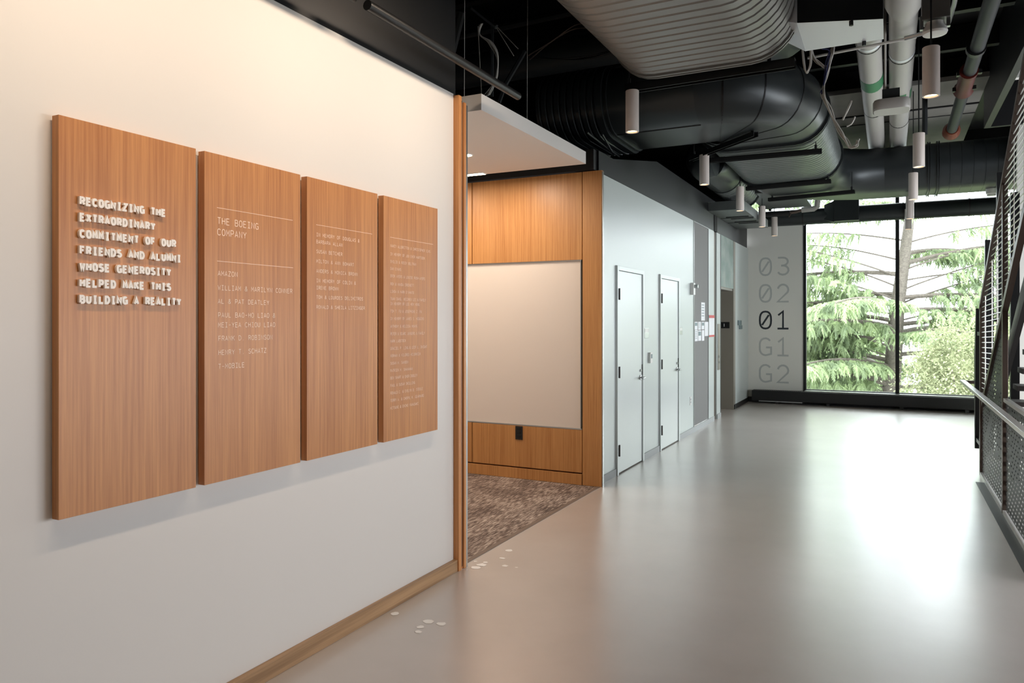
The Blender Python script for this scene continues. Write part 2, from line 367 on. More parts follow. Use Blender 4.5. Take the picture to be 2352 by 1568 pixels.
th = box(XD + .0005, 8.53, 1.11, XD + .03, 8.62, 1.235).build('thermostat', M_white, bevel=.004); tag(th, 'small white thermostat box between the two doors', 'thermostat')
box(XD + .030, 8.55, 1.165, XD + .032, 8.60, 1.215).build('screen', M_print, th)
st = box(XD + .0005, 10.60, 1.98, XD + .05, 10.70, 2.15).build('fire_strobe', M_white, bevel=.006); tag(st, 'white strobe alarm on the wall beside the tackboard', 'alarm')
MB().tube([(XD + .05, 10.65, 2.10), (XD + .10, 10.65, 2.10)], .026, 12).build('strobe_lens', M_alu, st, smooth=True)
ow = box(XD + .0005, 10.57, .41, XD + .006, 10.65, .53).build('wall_outlet', M_white, bevel=.002); tag(ow, 'white outlet plate low on the wall before the tackboard', 'outlet')
for z in (.45, .49): box(XD + .006, 10.595, z - .012, XD + .008, 10.625, z + .012).build('socket', M_bb, ow)
# tackboard with papers
tb = empty('tackboard', (XD, 11.3, 1.5), 'tall grey tackboard between the white wall and a narrow column', 'board')
box(-2.60, 10.812, .082, XD - .004, 11.775, HW - .005).build('board_surface', M_tack, tb)
f = MB(); f.box(-2.60, 10.792, .076, XD + .008, 10.812, HW); f.box(-2.60, 11.775, .076, XD + .004, 11.789, HW); f.box(-2.60, 10.812, HW - .014, XD + .004, 11.775, HW)
f.build('frame', M_alu, tb)
xb = XD - .004
def paper(lab, u0, v0, u1, v1, pr, name='notice_sheet'):
    a = atX(u0, v0, xb); b = atX(u1, v1, xb)
    o = box(xb + .0005, a.y, b.z, xb + .004, b.y, a.z).build(name, M_paper); tag(o, lab, 'paper', 'papers pinned to the grey tackboard')
    if pr:
        m = MB(); h = a.z - b.z; w = b.y - a.y
        if pr == 1:
            for k in range(5): m.box(xb + .004, a.y + w * .12, a.z - h * (.12 + k * .15), xb + .0046, b.y - w * .2, a.z - h * (.16 + k * .15))
        if pr == 2: m.box(xb + .004, a.y + w * .1, a.z - h * .5, xb + .0046, b.y - w * .1, a.z - h * .1)
        m.build('print', M_print, o)
paper('tall narrow sheet pinned highest on the tackboard', 1610, 694, 1618.5, 736, 1)
for lab, u0, v0, u1, v1, p in [
    ('printed sheet with grey picture, upper left of the pinned cluster', 1595, 739, 1601.5, 757, 2),
    ('plain sheet at the lower left of the pinned cluster', 1595.5, 758, 1602, 783, 1),
    ('white sheet second from left in the upper row of the cluster', 1603, 739, 1609.5, 757, 1),
    ('sheet with greenish picture, second from left in the lower row', 1603, 759, 1610, 782, 2),
    ('sheet with dark picture, third in the upper row of the cluster', 1611, 739, 1617, 756, 2),
    ('plain sheet, third in the lower row of the cluster', 1611.5, 758, 1617, 782, 0),
    ('large white sheet at the right edge of the tackboard', 1618, 739, 1626.5, 771, 0)]:
    paper(lab, u0, v0, u1, v1, p)
rn = box(XD + .0005, 11.80, 1.355, XD + .008, 12.19, 1.70).build('framed_notice', M_paper); tag(rn, 'white notice with red bands between tackboard and column', 'notice')
box(XD + .008, 11.80, 1.655, XD + .010, 12.19, 1.70).build('red_band', M_redp, rn); box(XD + .008, 11.80, 1.355, XD + .010, 12.19, 1.385).build('red_band', M_redp, rn)
cp = box(XD + .0005, 12.47, .80, XD + .012, 12.63, 1.56).build('lift_call_panel', M_steel, bevel=.002); tag(cp, 'tall steel lift call panel on the narrow white pier', 'panel')
for z in (1.02, .93): MB().tube([(XD + .012, 12.55, z), (XD + .02, 12.55, z)], .022, 12).build('call_button', M_alu, cp)
# lift recess
box(-3.4, 13.885, 0, XD, 14.06, HW).build('wall_lift_jamb', M_lift, kind=S)
box(-3.4, 12.55, 0, -2.73, 12.72, 2.15).build('wall_lift_near', M_steel, kind=S)
box(-3.5, 12.5, 0, -3.35, 14.0, 3.4).build('wall_lift_back', M_steel, kind=S)
box(-3.4, 12.73, 2.15, -2.56, 13.89, 2.19).build('trim_lift_head', M_steel, kind=S)
box(-2.60, 12.735, 2.19, XD - .004, 13.885, 3.065).build('wall_lift_glass', M_backglass, kind=S)
box(-2.60, 12.712, .0, XD + .006, 12.73, HW).build('trim_lift_edge', M_blk, kind=S)
sg = box(-2.80, 13.874, 1.475, -2.61, 13.8845, 1.59).build('floor_sign', M_blk); tag(sg, 'black floor-number sign on the steel lift jamb', 'sign')
box(-2.712, 13.870, 1.505, -2.700, 13.8745, 1.56).build('number_one', M_paper, sg)
for lab, y0, y1, z0, z1 in [('upper grey switch plate on the wall past the lift', 14.28, 14.60, 1.53, 1.62), ('lower grey switch plate on the wall past the lift', 14.42, 14.68, 1.455, 1.528)]:
    o = box(XD + .0005, y0, z0, XD + .02, y1, z1).build('switch_plate', M_print, bevel=.002); tag(o, lab, 'switch', 'switch plates past the lift')

# end wall with the window
box(-2.8, YE, 0, -1.50, YE + .18, 3.62).build('wall_end', M_grey, kind=S)
box(-1.50, YE, 0, 4.6, YE + .18, .24).build('wall_end_sill', M_black, kind=S)
w1 = empty('window_1', (0, YE, .24), kind=S)
f = MB(); f.box(-1.505, YE - .02, .24, -1.455, YE + .12, 4.55); f.box(3.3, YE, .24, 3.36, YE + .12, 4.55); f.box(-1.455, YE, .24, 3.3, YE + .1, .285); f.box(-2.55, YE, 4.4, 4.6, YE + .12, HC)
f.box(-2.55, YE, 3.62, -1.505, YE + .12, 3.68); f.box(-2.15, YE, 3.68, -2.10, YE + .1, 4.5)
f.build('window_frame', M_blk, w1)
box(.083, YE - .03, .285, .147, YE + .1, 4.5).build('mullion', M_blk, w1)
box(-1.455, YE + .05, .285, .083, YE + .056, 4.5).build('pane', M_glass, w1)
box(.147, YE + .05, .285, 3.3, YE + .056, 4.5).build('pane', M_glass, w1)
box(-2.54, YE + .05, 3.68, -1.505, YE + .056, 4.5).build('pane', M_glass, w1)
box(3.36, YE, .24, 4.6, YE + .18, 4.55).build('wall_end_right', M_grey, kind=S)
box(-1.47, 15.24, .255, 1.75, YE, .272).build('trim_sill', M_alu, kind=S)
ht = empty('baseboard_heater', (-.4, 15.3, 0), 'long black baseboard heater under the window', 'heater')
box(-2.43, 15.19, .055, 1.9, 15.40, .252).build('casing', M_blk, ht, bevel=.004)
box(-2.3, 15.21, .035, -1.5, 15.38, .054).build('bottom_slot', M_alu, ht)
for x in (-1.96, -1.05, .18, 1.2): box(x - .03, 15.22, 0, x + .03, 15.36, .056).build('foot', M_blk, ht)
g = MB()
for k in range(26): g.box(-2.40 + k * .034, 15.215, .252, -2.385 + k * .034, 15.38, .2545)
g.build('top_grille', M_dark, ht)
box(-2.539, 15.43, 0, -1.5, YE - .0005, .1).build('baseboard_end', M_blk, kind=S)
# right side of the building, seen past the stair and outside the frame
box(1.57, 12.4, 0, 4.45, 12.5, HC).build('wall_stair', M_grey, kind=S)
w2 = empty('window_2', (4.5, 8, 0), kind=S)
f = MB(); f.box(4.45, -3.2, 0, 4.6, 3.5, HC); f.box(4.45, 12.5, 0, 4.6, YE, HC); f.box(4.45, 3.5, 0, 4.6, 12.5, .7); f.box(4.45, 3.5, 2.35, 4.6, 12.5, HC)
for y in (5.3, 7.1, 8.9, 10.7): f.box(4.47, y, .7, 4.56, y + .06, 2.35)
f.build('window_frame', M_blk, w2)
f = MB(); f.box(-2.7, -3.4, 0, 4.7, -3.25, .3); f.box(-2.7, -3.4, 3.7, 4.7, -3.25, HC); f.box(-2.7, -3.4, .3, 4.0, -3.25, 3.7); f.box(1, -3.38, .3, 1.06, -3.3, 3.7); f.box(4.0, -3.4, .3, 4.7, -3.25, 3.7)
f.build('wall_rear_closed', M_blk, kind=S)  # unseen rear opening filled in solid to keep daylight from behind out
#@@PART2
# ================================================================ LETTERING (stroke font in the spirit of a monospaced grotesque)
def arc(cx, cy, rx, ry, a0, a1, n=8):
    return [(cx + rx * cos(radians(a0 + (a1 - a0) * k / n)), cy + ry * sin(radians(a0 + (a1 - a0) * k / n))) for k in range(n + 1)]
def oval(n=20): 
    r = []
    for k in range(n + 1):
        a = 2 * pi * k / n; c, s_ = cos(a), sin(a)
        r.append((.5 + .5 * math.copysign(abs(c) ** .8, c), .5 + .5 * math.copysign(abs(s_) ** .8, s_)))
    return r
O_ = oval()
CU = arc(.5, .66, .5, .34, 30, 180, 6) + arc(.5, .34, .5, .34, 180, 330, 6)
GL = {
 'A': [[(0, 0), (.5, 1), (1, 0)], [(.2, .3), (.8, .3)]],
 'B': [[(.02, 0), (.02, 1), (.6, 1)] + arc(.6, .76, .32, .24, 90, -90, 5) + [(.02, .52)], [(.6, .52)] + arc(.64, .26, .36, .26, 90, -90, 5) + [(.02, 0)]],
 'C': [CU], 'D': [[(.02, 0), (.02, 1), (.45, 1)] + arc(.45, .5, .55, .5, 90, -90, 9) + [(.02, 0)]],
 'E': [[(.95, 1), (.04, 1), (.04, 0), (.97, 0)], [(.04, .52), (.85, .52)]],
 'F': [[(.97, 1), (.04, 1), (.04, 0)], [(.04, .5), (.85, .5)]],
 'G': [arc(.5, .66, .5, .34, 35, 180, 6) + arc(.5, .34, .5, .34, 180, 290, 5) + [(1, .08), (1, .46), (.55, .46)]],
 'H': [[(.02, 0), (.02, 1)], [(.98, 0), (.98, 1)], [(.02, .52), (.98, .52)]],
 'I': [[(.08, 1), (.92, 1)], [(.5, 1), (.5, 0)], [(.08, 0), (.92, 0)]],
 'J': [[(.9, 1), (.9, .34)] + arc(.47, .32, .43, .32, 0, -170, 7)],
 'K': [[(.02, 0), (.02, 1)], [(.96, 1), (.06, .42)], [(.36, .6), (1, 0)]],
 'L': [[(.06, 1), (.06, 0), (.97, 0)]],
 'M': [[(0, 0), (0, 1), (.5, .35), (1, 1), (1, 0)]],
 'N': [[(.02, 0), (.02, 1), (.98, 0), (.98, 1)]],
 'O': [O_], 'P': [[(.04, 0), (.04, 1), (.62, 1)] + arc(.62, .72, .36, .28, 90, -90, 6) + [(.04, .44)]],
 'Q': [O_, [(.5, .2), (.95, -.1)]],
 'R': [[(.04, 0), (.04, 1), (.62, 1)] + arc(.62, .74, .34, .26, 90, -90, 6) + [(.04, .48)], [(.55, .48), (1, 0)]],
 'S': [arc(.5, .75, .45, .25, 25, 200, 7) + arc(.5, .26, .49, .26, 70, -160, 8)],
 'T': [[(0, 1), (1, 1)], [(.5, 1), (.5, 0)]],
 'U': [[(.02, 1), (.02, .36)] + arc(.5, .34, .48, .34, 180, 360, 8) + [(.98, 1)]],
 'V': [[(0, 1), (.5, 0), (1, 1)]],
 'W': [[(0, 1), (.2, 0), (.5, .66), (.8, 0), (1, 1)]],
 'X': [[(0, 0), (1, 1)], [(0, 1), (1, 0)]],
 'Y': [[(0, 1), (.5, .45), (1, 1)], [(.5, .45), (.5, 0)]],
 'Z': [[(.03, 1), (.97, 1), (.03, 0), (.99, 0)]],
 '0': [O_, [(.2, .2), (.8, .8)]],
 '1': [[(.08, .78), (.5, 1), (.5, 0)], [(.02, 0), (.98, 0)]],
 '2': [arc(.5, .68, .46, .32, 165, 0, 8) + [(.90, .55), (.04, 0), (.99, 0)]],
 '3': [[(.06, 1)] + [(.5, 1)] + arc(.5, .77, .42, .23, 90, -75, 6) + [(.34, .53)], [(.5, .53)] + arc(.5, .27, .48, .27, 80, -155, 8)],
 '&': [[(1, 0), (.28, .68)] + arc(.5, .82, .25, .18, 200, -30, 6) + [(.14, .42)] + arc(.42, .24, .42, .24, 150, 300, 6) + [(.95, .5)]],
 '-': [[(.12, .48), (.88, .48)]], '.': [[(.42, .03), (.58, .03)]], ',': [[(.55, .08), (.42, -.12)]], "'": [[(.5, 1), (.5, .75)]],
}
def ribbon(pts, th):
    """outline quads of a thick poly-line with mitred joins"""
    n = len(pts); L_ = []; R_ = []
    closed = (abs(pts[0][0] - pts[-1][0]) + abs(pts[0][1] - pts[-1][1])) < 1e-6
    for i in range(n):
        a = pts[i - 1] if i else (pts[-2] if closed else None); b = pts[i]; c = pts[i + 1] if i < n - 1 else (pts[1] if closed else None)
        def nrm(p, q):
            d = math.hypot(q[0] - p[0], q[1] - p[1]) or 1e-9; return (-(q[1] - p[1]) / d, (q[0] - p[0]) / d)
        if a is None: m = nrm(b, c); k = 1; ext = (-m[1] * th * .5, m[0] * th * .5); ext = (-ext[0], -ext[1])
        elif c is None: m = nrm(a, b); k = 1; ext = (m[1] * th * .5, -m[0] * th * .5)
        else:
            n1, n2 = nrm(a, b), nrm(b, c); m = (n1[0] + n2[0], n1[1] + n2[1]); l = math.hypot(*m) or 1e-6; m = (m[0] / l, m[1] / l)
            k = min(1.9, 1 / max(.3, m[0] * n1[0] + m[1] * n1[1])); ext = (0, 0)
        h = th * .5 * k
        L_.append((b[0] + m[0] * h, b[1] + m[1] * h)); R_.append((b[0] - m[0] * h, b[1] - m[1] * h))
    return L_, R_
def glyph(mb, ch, ox, oz, w, h, th, x0, x1, flip=None):
    """glyph drawn in the wall plane X = const; text runs towards +Y.  flip: end wall, text runs +X in plane Y"""
    inset = th / 2
    for si, st in enumerate(GL.get(ch, [])):
        pts = [(ox + inset + p[0] * (w - th), oz + inset + p[1] * (h - th)) for p in st]
        clean = [pts[0]]
        for p in pts[1:]:
            if math.hypot(p[0] - clean[-1][0], p[1] - clean[-1][1]) > 1e-5 * 1: clean.append(p)
        if len(clean) < 2: continue
        A, B = ribbon(clean, th); n = len(A)
        def P(q, d): return (d, q[0], q[1]) if not flip else (q[0], d, q[1])
        if x0 is None:
            x9 = x1 + (-.0004 if flip else .0002) * si
            vs = [P(q, x9) for q in A] + [P(q, x9) for q in B]; fs = [(i, i + 1, n + i + 1, n + i) for i in range(n - 1)]
            mb.add(vs, fs)
        else:
            e_ = lambda i: x1 + .0004 * si + .00006 * i
            vs = [P(q, e_(i)) for i, q in enumerate(A)] + [P(q, e_(i)) for i, q in enumerate(B)] + [P(q, x0) for q in A] + [P(q, x0) for q in B]
            fs = []
            for i in range(n - 1):
                fs += [(i, i + 1, n + i + 1, n + i), (2*n + i, 3*n + i, 3*n + i + 1, 2*n + i + 1), (i, 2*n + i, 2*n + i + 1, i + 1), (n + i, n + i + 1, 3*n + i + 1, 3*n + i)]
            fs += [(0, n, 3*n, 2*n), (n - 1, 3*n - 1 - 0 + 0, 4*n - 1, 2*n - 1) if False else (n - 1, 3*n - 1, 4*n - 1, 2*n - 1)]
            mb.add(vs, fs)
# ---- sign panels on the donor wall
XF = -2.455
cols = [(1.517, 2.064), (2.105, 2.650), (2.694, 3.236), (3.290, 3.832)]
labs = ['oak sign panel with raised ivory headline letters', 'oak sign panel with large company name between two thin rules', 'oak sign panel with nine short lines of names in its upper part', 'oak sign panel with the longest column of tiny names']
PAN = []
for i, (a, b) in enumerate(cols):
    p = empty('sign_panel', (XF - .03, (a + b) / 2, .94), labs[i], 'sign', 'oak sign panels on the white wall')
    box(XF - .035, a, .942, XF, b, 2.285).build('board', M_woodp, p, bevel=.0012)
    box(-2.4995, a + .05, 1.0, XF - .035, b - .05, 2.24).build('cleat', M_dark, p)
    PAN.append(p)
lines = ['RECOGNIZING THE', 'EXTRAORDINARY', 'COMMITMENT OF OUR', 'FRIENDS AND ALUMNI', 'WHOSE GENEROSITY', 'HELPED MAKE THIS', 'BUILDING A REALITY']
for k, t in enumerate(lines):
    top = atX(181, 449 + k * 37.9, -2.437).z; cap = .0305; y = 1.580
    for j, ch in enumerate(t):
        if ch == ' ': continue
        m = MB(); glyph(m, ch, y + j * .02262, top - cap, .0208, cap, .0080, XF + .002, XF + .013); m.build('letter', M_letter, PAN[0])
def engrave(par, text, u0, vt, vb, u1, nch=None, th=.11):
    a = atX(u0, vt, XF); b = atX(u0, vb, XF); e = atX(u1, (vt + vb) / 2, XF)
    n = nch or len(text); pitch = (e.y - a.y) / (n - .15); h = a.z - b.z; w = pitch * .80
    m = MB()
    for j, ch in enumerate(text):
        if ch != ' ': glyph(m, ch, a.y + j * pitch, b.z, w, h, min(w, h) * th * 1.5, None, XF + .0006)
    return m.build('lettering', M_engr, par, kind='stuff')
def rule(par, u0, v0, u1, v1):
    a = atX(u0, v0, XF); b = atX(u1, v1, XF); z = (a.z + b.z) / 2
    box(XF, a.y, z - .0009, XF + .0008, b.y, z + .0009).build('rule', M_engr, par)
rule(PAN[1], 498, 477.5, 672, 505); rule(PAN[1], 498.5, 599.5, 673, 614.5)
P2 = [('THE BOEING', 499, 498, 514, 594, 10), ('COMPANY', 499, 524, 540, 594, 10), ('AMAZON', 500, 621, 633, 671.5, 24), ('WILLIAM & MARILYN CONNER', 500, 654, 666, 671.5, 24),
      ('AL & PAT DEATLEY', 500, 685.6, 697, 671.5, 24), ('PAUL BAO-HO LIAO &', 500.5, 717, 729, 671.5, 24), ('MEI-YEA CHIOU LIAO', 500.5, 740, 752, 671.5, 24),
      ('FRANK D. ROBINSON', 501, 771, 783, 671.8, 24), ('HENRY T. SCHATZ', 501, 803.5, 815.5, 671.8, 24), ('T-MOBILE', 501, 835.5, 847.5, 671.8, 24)]
for t, u0, vt, vb, u1, n in P2: engrave(PAN[1], t, u0, vt, vb, u1, n)
rule(PAN[2], 726, 515, 854.5, 538)
for t, vt, vb in [('IN MEMORY OF DOUGLAS &', 533.9, 542.4), ('BARBARA ALLAN', 550.2, 558.6), ('SUSAN BETCHER', 572.5, 581), ('MILTON & ANN BOHART', 594.8, 603.2), ('ANDERS & MONICA BROWN', 617.4, 625.8),
                  ('IN MEMORY OF COLIN &', 639.5, 648), ('IRENE BROWN', 656, 664.4), ('TOM & LOURDES DELIMITROS', 677.7, 686), ('RONALD & SHEILA LITZINGER', 700.5, 708.8)]:
    engrave(PAN[2], t, 726.5, vt, vb, 838, 25)
rule(PAN[3], 896, 544, 994.5, 561.5)
P4 = ['NANCY ALLBRITTON & CHRISTOPHER SIMS', 'IN MEMORY OF JON EMER HARTSOOK', 'EMILIO & ROSSY BELTRAN', 'DAN EVANS', 'ERIK AYERS & LOUISE RUSH-AYERS', 'RON & WANDA CROCKETT', "LINDA & MARK D'AMATO",
      'TUAN DANG, MEIZHEN LEI & FAMILY', 'IN MEMORY OF LEE HEN WONG', 'TIM T. FU & JOSEPHINE Z. FU', 'IN MEMORY OF JAMES S. HIGGINS', 'ANTHONY & MELISSA HUANG', 'PETER & SCARC JUNGERS & FAMILY', 'MARK LABSTOCK',
      'GRACIEL P. LING & LEIF L. DWIGHT', 'NORMAN & MILDRED MCCORMICK', 'SUSAN M. SANDEN', 'PATRICK M. SHANAHAN', 'BEN SMART & EMER DOOLEY', 'PAUL & SUSAN SKILLING', 'RONALD C. & EVELYN D. STEELE', 'TERRY A. & CHERYL K. GEARHARD', 'MITSUNE & EMIKO YAMASAKI']
V4 = [560.5, 579.3, 596.7, 613, 629.8, 648.2, 665.4, 682.2, 693.5, 710.9, 728, 745.9, 763.3, 780, 797, 813.7, 831, 848, 865, 882, 899.4, 916.6, 934]
for t, v in zip(P4, V4): engrave(PAN[3], t, 896.6, v, v + 6.6, 988, 35)
# ---- level numbers on the end wall
for k, (t, lab) in enumerate([('03', 'pale grey 03, topmost of the level numbers on the end wall'), ('02', 'pale grey 02 second from the top of the level numbers'), ('01', 'dark charcoal 01 in the middle of the level numbers'),
                              ('G1', 'pale grey G1 below the dark 01 on the end wall'), ('G2', 'pale grey G2, lowest of the level numbers on the end wall')]):
    o = empty('level_number', (-2.05, YE, 2.51 - k * .529), lab, 'number', 'level numbers on the end wall')
    for j, ch in enumerate(t):
        m = MB(); glyph(m, ch, -2.335 + j * .33, 2.50 - k * .529, .25, .372, .036, None, YE - .001, flip=True)
        m.build('digit' if ch.isdigit() else 'letter', M_numd if k == 2 else M_num, o)

# ================================================================ PENDANT LAMPS
def pendant(x, y, lab, stem_z, zb=3.2):
    d = empty('pendant_lamp', (x, y, zb), lab, 'lamp', 'grey cylinder pendant lamps')
    n = 28; R = .056; H = .35
    rr = [[(x + r * cos(2 * pi * k / n), y + r * sin(2 * pi * k / n), zb + z) for k in range(n)] for r, z in ((.040, .012), (.047, .0), (.054, .0), (R, .003), (R, H - .004), (R - .004, H), (.001, H))]
    MB().rings(rr, cap=False).build('housing', M_lamp, d, smooth=True)
    rr = [[(x + r * cos(2 * pi * k / n), y + r * sin(2 * pi * k / n), zb + z) for k in range(n)] for r, z in ((.0445, .0025), (.054, -.0012), (.0562, .0), (.0562, .006))]
    MB().rings(rr, cap=False).build('trim_ring', M_white, d, smooth=True)
    MB().add([(x + .041 * cos(2 * pi * k / n), y + .041 * sin(2 * pi * k / n), zb + .012) for k in range(n)], [tuple(range(n))]).build('lens', M_glow, d)
    MB().tube([(x, y, zb + H), (x, y, stem_z)], .006, 8).build('stem', M_blk, d)
    l = bpy.data.lights.new('pendant_spot', 'SPOT'); l.energy = 9; l.color = (1, .78, .55); l.spot_size = radians(75); l.spot_blend = .8; l.shadow_soft_size = .035
    lo = bpy.data.objects.new('pendant_spot', l); COL.objects.link(lo); lo.location = (x, y, zb - .01)
ys = (6.07, 8.79, 11.10, 13.15, 14.64)
nl = ['nearest', 'second', 'third', 'fourth', 'farthest']
for i, y in enumerate(ys):
    pendant(-1.945 + .003 * i, y, 'grey cylinder pendant over the door side, %s from the white signs' % nl[i], (3.57, 3.57, 3.70, 3.70, 4.98)[i])
for i, y in enumerate(ys):
    pendant(.258 + .005 * i, y, 'grey cylinder pendant on the stair side, %s from the camera' % nl[i], (4.98, 4.98, 4.98, 3.62, 4.98)[i])

# ================================================================ DUCTS
def oval_pts(c, d, wd, h, n=14, sq=None):
    """flat-oval ring around centre c; d = unit plan direction of travel"""
    sx, sy = d[1], -d[0]; r = h / 2; f = max(0, wd / 2 - r); out = []
    for k in range(n + 1): a = -pi / 2 + pi * k / n; out.append((f + r * cos(a), r * sin(a)))
    for k in range(n + 1): a = pi / 2 + pi * k / n; out.append((-f + r * cos(a), r * sin(a)))
    return [(c[0] + sx * a, c[1] + sy * a, c[2] + b) for a, b in out]
def straight(p0, p1, wd, h, ribs=0, pitch=.113, g=.016, gw=.03, n=14):
    p0 = Vector(p0); p1 = Vector(p1); L = (p1 - p0).length; d = (p1 - p0).normalized(); dd = (d.x, d.y); m = MB(); R = []
    def ring(s, ins): c = p0 + d * s; R.append(oval_pts(c, dd, wd - 2 * ins, h - 2 * ins, n))
    ring(0, 0)
    if ribs:
        s = pitch * .5
        while s + gw < L:
            ring(s, 0); ring(s + gw * .3, g); ring(s + gw * .7, g); ring(s + gw, 0); s += pitch
    ring(L, 0)
    return m.rings(R)
def band(p, d, wd, h, w=.06, out=.018):
    m = MB(); R = []; p = Vector(p); dv = Vector((d[0], d[1], 0))
    for s, o in ((-w/2, 0), (-w/2, out), (-w/5, out), (-w/5, out*.4), (w/5, out*.4), (w/5, out), (w/2, out), (w/2, 0)): R.append(oval_pts(p + dv * s, d, wd + 2 * o, h + 2 * o))
    return m.rings(R, cap=False)
def elbow(c, r, a0, a1, z, wd, h, n=4, w1=None, seg=True):
    """gored elbow about centre c, from angle a0 to a1 (position angles)"""
    R = []; sgn = 1 if a1 > a0 else -1
    for k in range(n + 1):
        a = radians(a0 + (a1 - a0) * k / n); w = wd + ((w1 or wd) - wd) * k / n
        R.append(oval_pts((c[0] + r * cos(a), c[1] + r * sin(a), z), (-sin(a) * sgn, cos(a) * sgn), w, h))
    return MB().rings(R)
ZC = 3.95; HD = .70; WD = 1.44; XC = -1.33
da = empty('spiral_duct', (XC, 3, ZC), 'large grey flat spiral duct overhead, ending above the black steel channel', 'duct')
straight((XC, -2.5, ZC), (XC, 5.90, ZC), WD, HD, 1).build('spiral_section', M_ductr, da, smooth=True)
band((XC, 5.94, ZC), (0, 1), WD, HD, .07, .015).build('flange', M_ductr, da, smooth=True)
r_ = [oval_pts((XC, 5.97, ZC), (0, 1), WD - .01, HD - .01), oval_pts((XC, 6.7, ZC + .28), (0, 1), WD, HD - .05), oval_pts((XC, 7.2, ZC + .36), (0, 1), WD, HD - .05)]
MB().rings(r_).build('reducer', M_ductb, da, smooth=True)
db = empty('main_duct', (-1.3, 8.0, ZC), 'black flat duct crossing above the doors, bending twice towards the window', 'duct')
YB = 8.0
straight((-3.40, YB, ZC), (-2.66, YB, ZC), WD + .08, HD + .08, 1, .075).build('spiral_section', M_ductb, db, smooth=True)
straight((-2.66, YB, ZC), (-2.2, YB, ZC), WD, HD).build('smooth_section', M_ductb, db, smooth=True)
for x in (-2.64, -2.74, -3.38): band((x, YB, ZC), (1, 0), WD, HD).build('flange', M_ductb, db, smooth=True)
straight((-2.2, YB, ZC), (-1.72, YB, ZC), WD, HD).build('smooth_section', M_ductb, db, smooth=True)
elbow((-2.2 + .48, 8.84 - .44 + .0, ZC)[:2] if False else (-1.95, 8.75), .62 + .0, -90, 0, ZC, WD, HD) if False else None
# three gored pieces, each straight, joined by thin raised seams
def gore(path, wd_, h_, mt, par, name):
    MB().rings([oval_pts((x, y, ZC), (dx / math.hypot(dx, dy), dy / math.hypot(dx, dy)), wd_, h_) for x, y, dx, dy in path]).build(name, mt, par, smooth=True)
    for x, y, dx, dy in path[1:-1]:
        l = math.hypot(dx, dy); band((x, y, ZC), (dx / l, dy / l), wd_, h_, .012, .004).build('seam', M_blk, par)
gore([(-1.72, 8.0, 1, 0), (-1.60, 8.03, .97, .22), (-1.46, 8.14, .84, .54), (-1.37, 8.32, .54, .84), (-1.335, 8.56, .22, .97), (XC, 8.86, 0, 1)], WD, HD, M_ductb, db, 'elbow')
for sx in (-1,): MB().tube([(-2.62, YB + sx * .372, ZC - HD / 2 - .002), (-1.72, YB + sx * .372, ZC - HD / 2 - .002)], .006, 5).build('seam', M_blk, db)
band((XC, 8.90, ZC), (0, 1), WD, HD, .09, .03).build('flange', M_ductb, db, smooth=True)
straight((XC, 8.9, ZC), (XC, 11.35, ZC), WD, HD, 1).build('spiral_section', M_duct, db, smooth=True)
band((XC, 11.38, ZC), (0, 1), WD, HD, .09, .03).build('flange', M_ductb, db, smooth=True)
YDd = 13.25
R = []
for k in range(7):
    a = radians(180 - 90 * k / 6); cx, cy = XC + 1.25, 12.0; w = WD + (1.2 - WD) * k / 6
    R.append(oval_pts((cx + 1.25 * cos(a), cy + 1.25 * sin(a), ZC), (sin(a), -cos(a)), w, HD))
R.insert(0, oval_pts((XC, 11.4, ZC), (0, 1), WD, HD))
MB().rings(R).build('elbow', M_ductb, db, smooth=True)
straight((XC + 1.25, YDd, ZC), (.55, YDd, ZC), 1.2, HD).build('smooth_section', M_ductb, db, smooth=True)
for x in (.52, .64): band((x, YDd, ZC), (1, 0), 1.2, HD, .04, .03).build('flange', M_ductb, db, smooth=True)
straight((.55, YDd, ZC), (4.4, YDd, ZC), 1.2, HD, 1, .15, .004, .012).build('spiral_section', M_ductb, db, smooth=True)
MB().box(-2.1, 12.6, 3.68, -1.27, 14.46, 4.25).build('plenum_box', M_duct, db)
# round branch duct beside the charcoal bulkhead
de = empty('round_duct', (-2.2, 11, 3.76), 'round black branch duct with spiral end beside the charcoal bulkhead', 'duct')
R = []
XE, ZE, RE = -2.225, 3.80, .285
for (x, y, dx, dy) in ((-2.052, 9.95, -1, 0), (-2.09, 9.955, -1, .05), (-2.16, 10.02, -.8, .6), (-2.21, 10.16, -.4, .92), (XE, 10.38, 0, 1), (XE, 11.3, 0, 1)):
    l = math.hypot(dx, dy); R.append(oval_pts((x, y, ZE), (dx / l, dy / l), RE * 2, RE * 2))
MB().rings(R).build('smooth_section', M_ductb, de, smooth=True)
straight((XE, 11.3, ZE), (XE, 12.9, ZE), RE * 2, RE * 2, 1, .14, .008).build('spiral_section', M_duct, de, smooth=True)
band((XE, 11.3, ZE), (0, 1), RE * 2, RE * 2, .03, .008).build('flange', M_ductb, de, smooth=True)
band((XE, 12.9, ZE), (0, 1), RE * 2, RE * 2, .06, .02).build('flange', M_ductb, de, smooth=True)
# slotted soffit box
sb = empty('diffuser_box', (-2.2, 13, 3.32), 'grey metal soffit box with four short black slots in the far corner', 'vent')
box(-2.538, 11.75, 3.32, -2.0, 14.3, 3.46).build('housing', M_duct, sb, bevel=.004)
for x0, y in ((-2.42, 12.55), (-2.38, 12.78), (-2.40, 13.2), (-2.37, 13.42)): box(x0, y, 3.312, x0 + .36, y + .05, 3.322).build('slot', M_dark, sb)
for y in (12.68, 13.3): box(-2.53, y, 3.315, -2.0, y + .012, 3.321).build('seam', M_dark, sb)
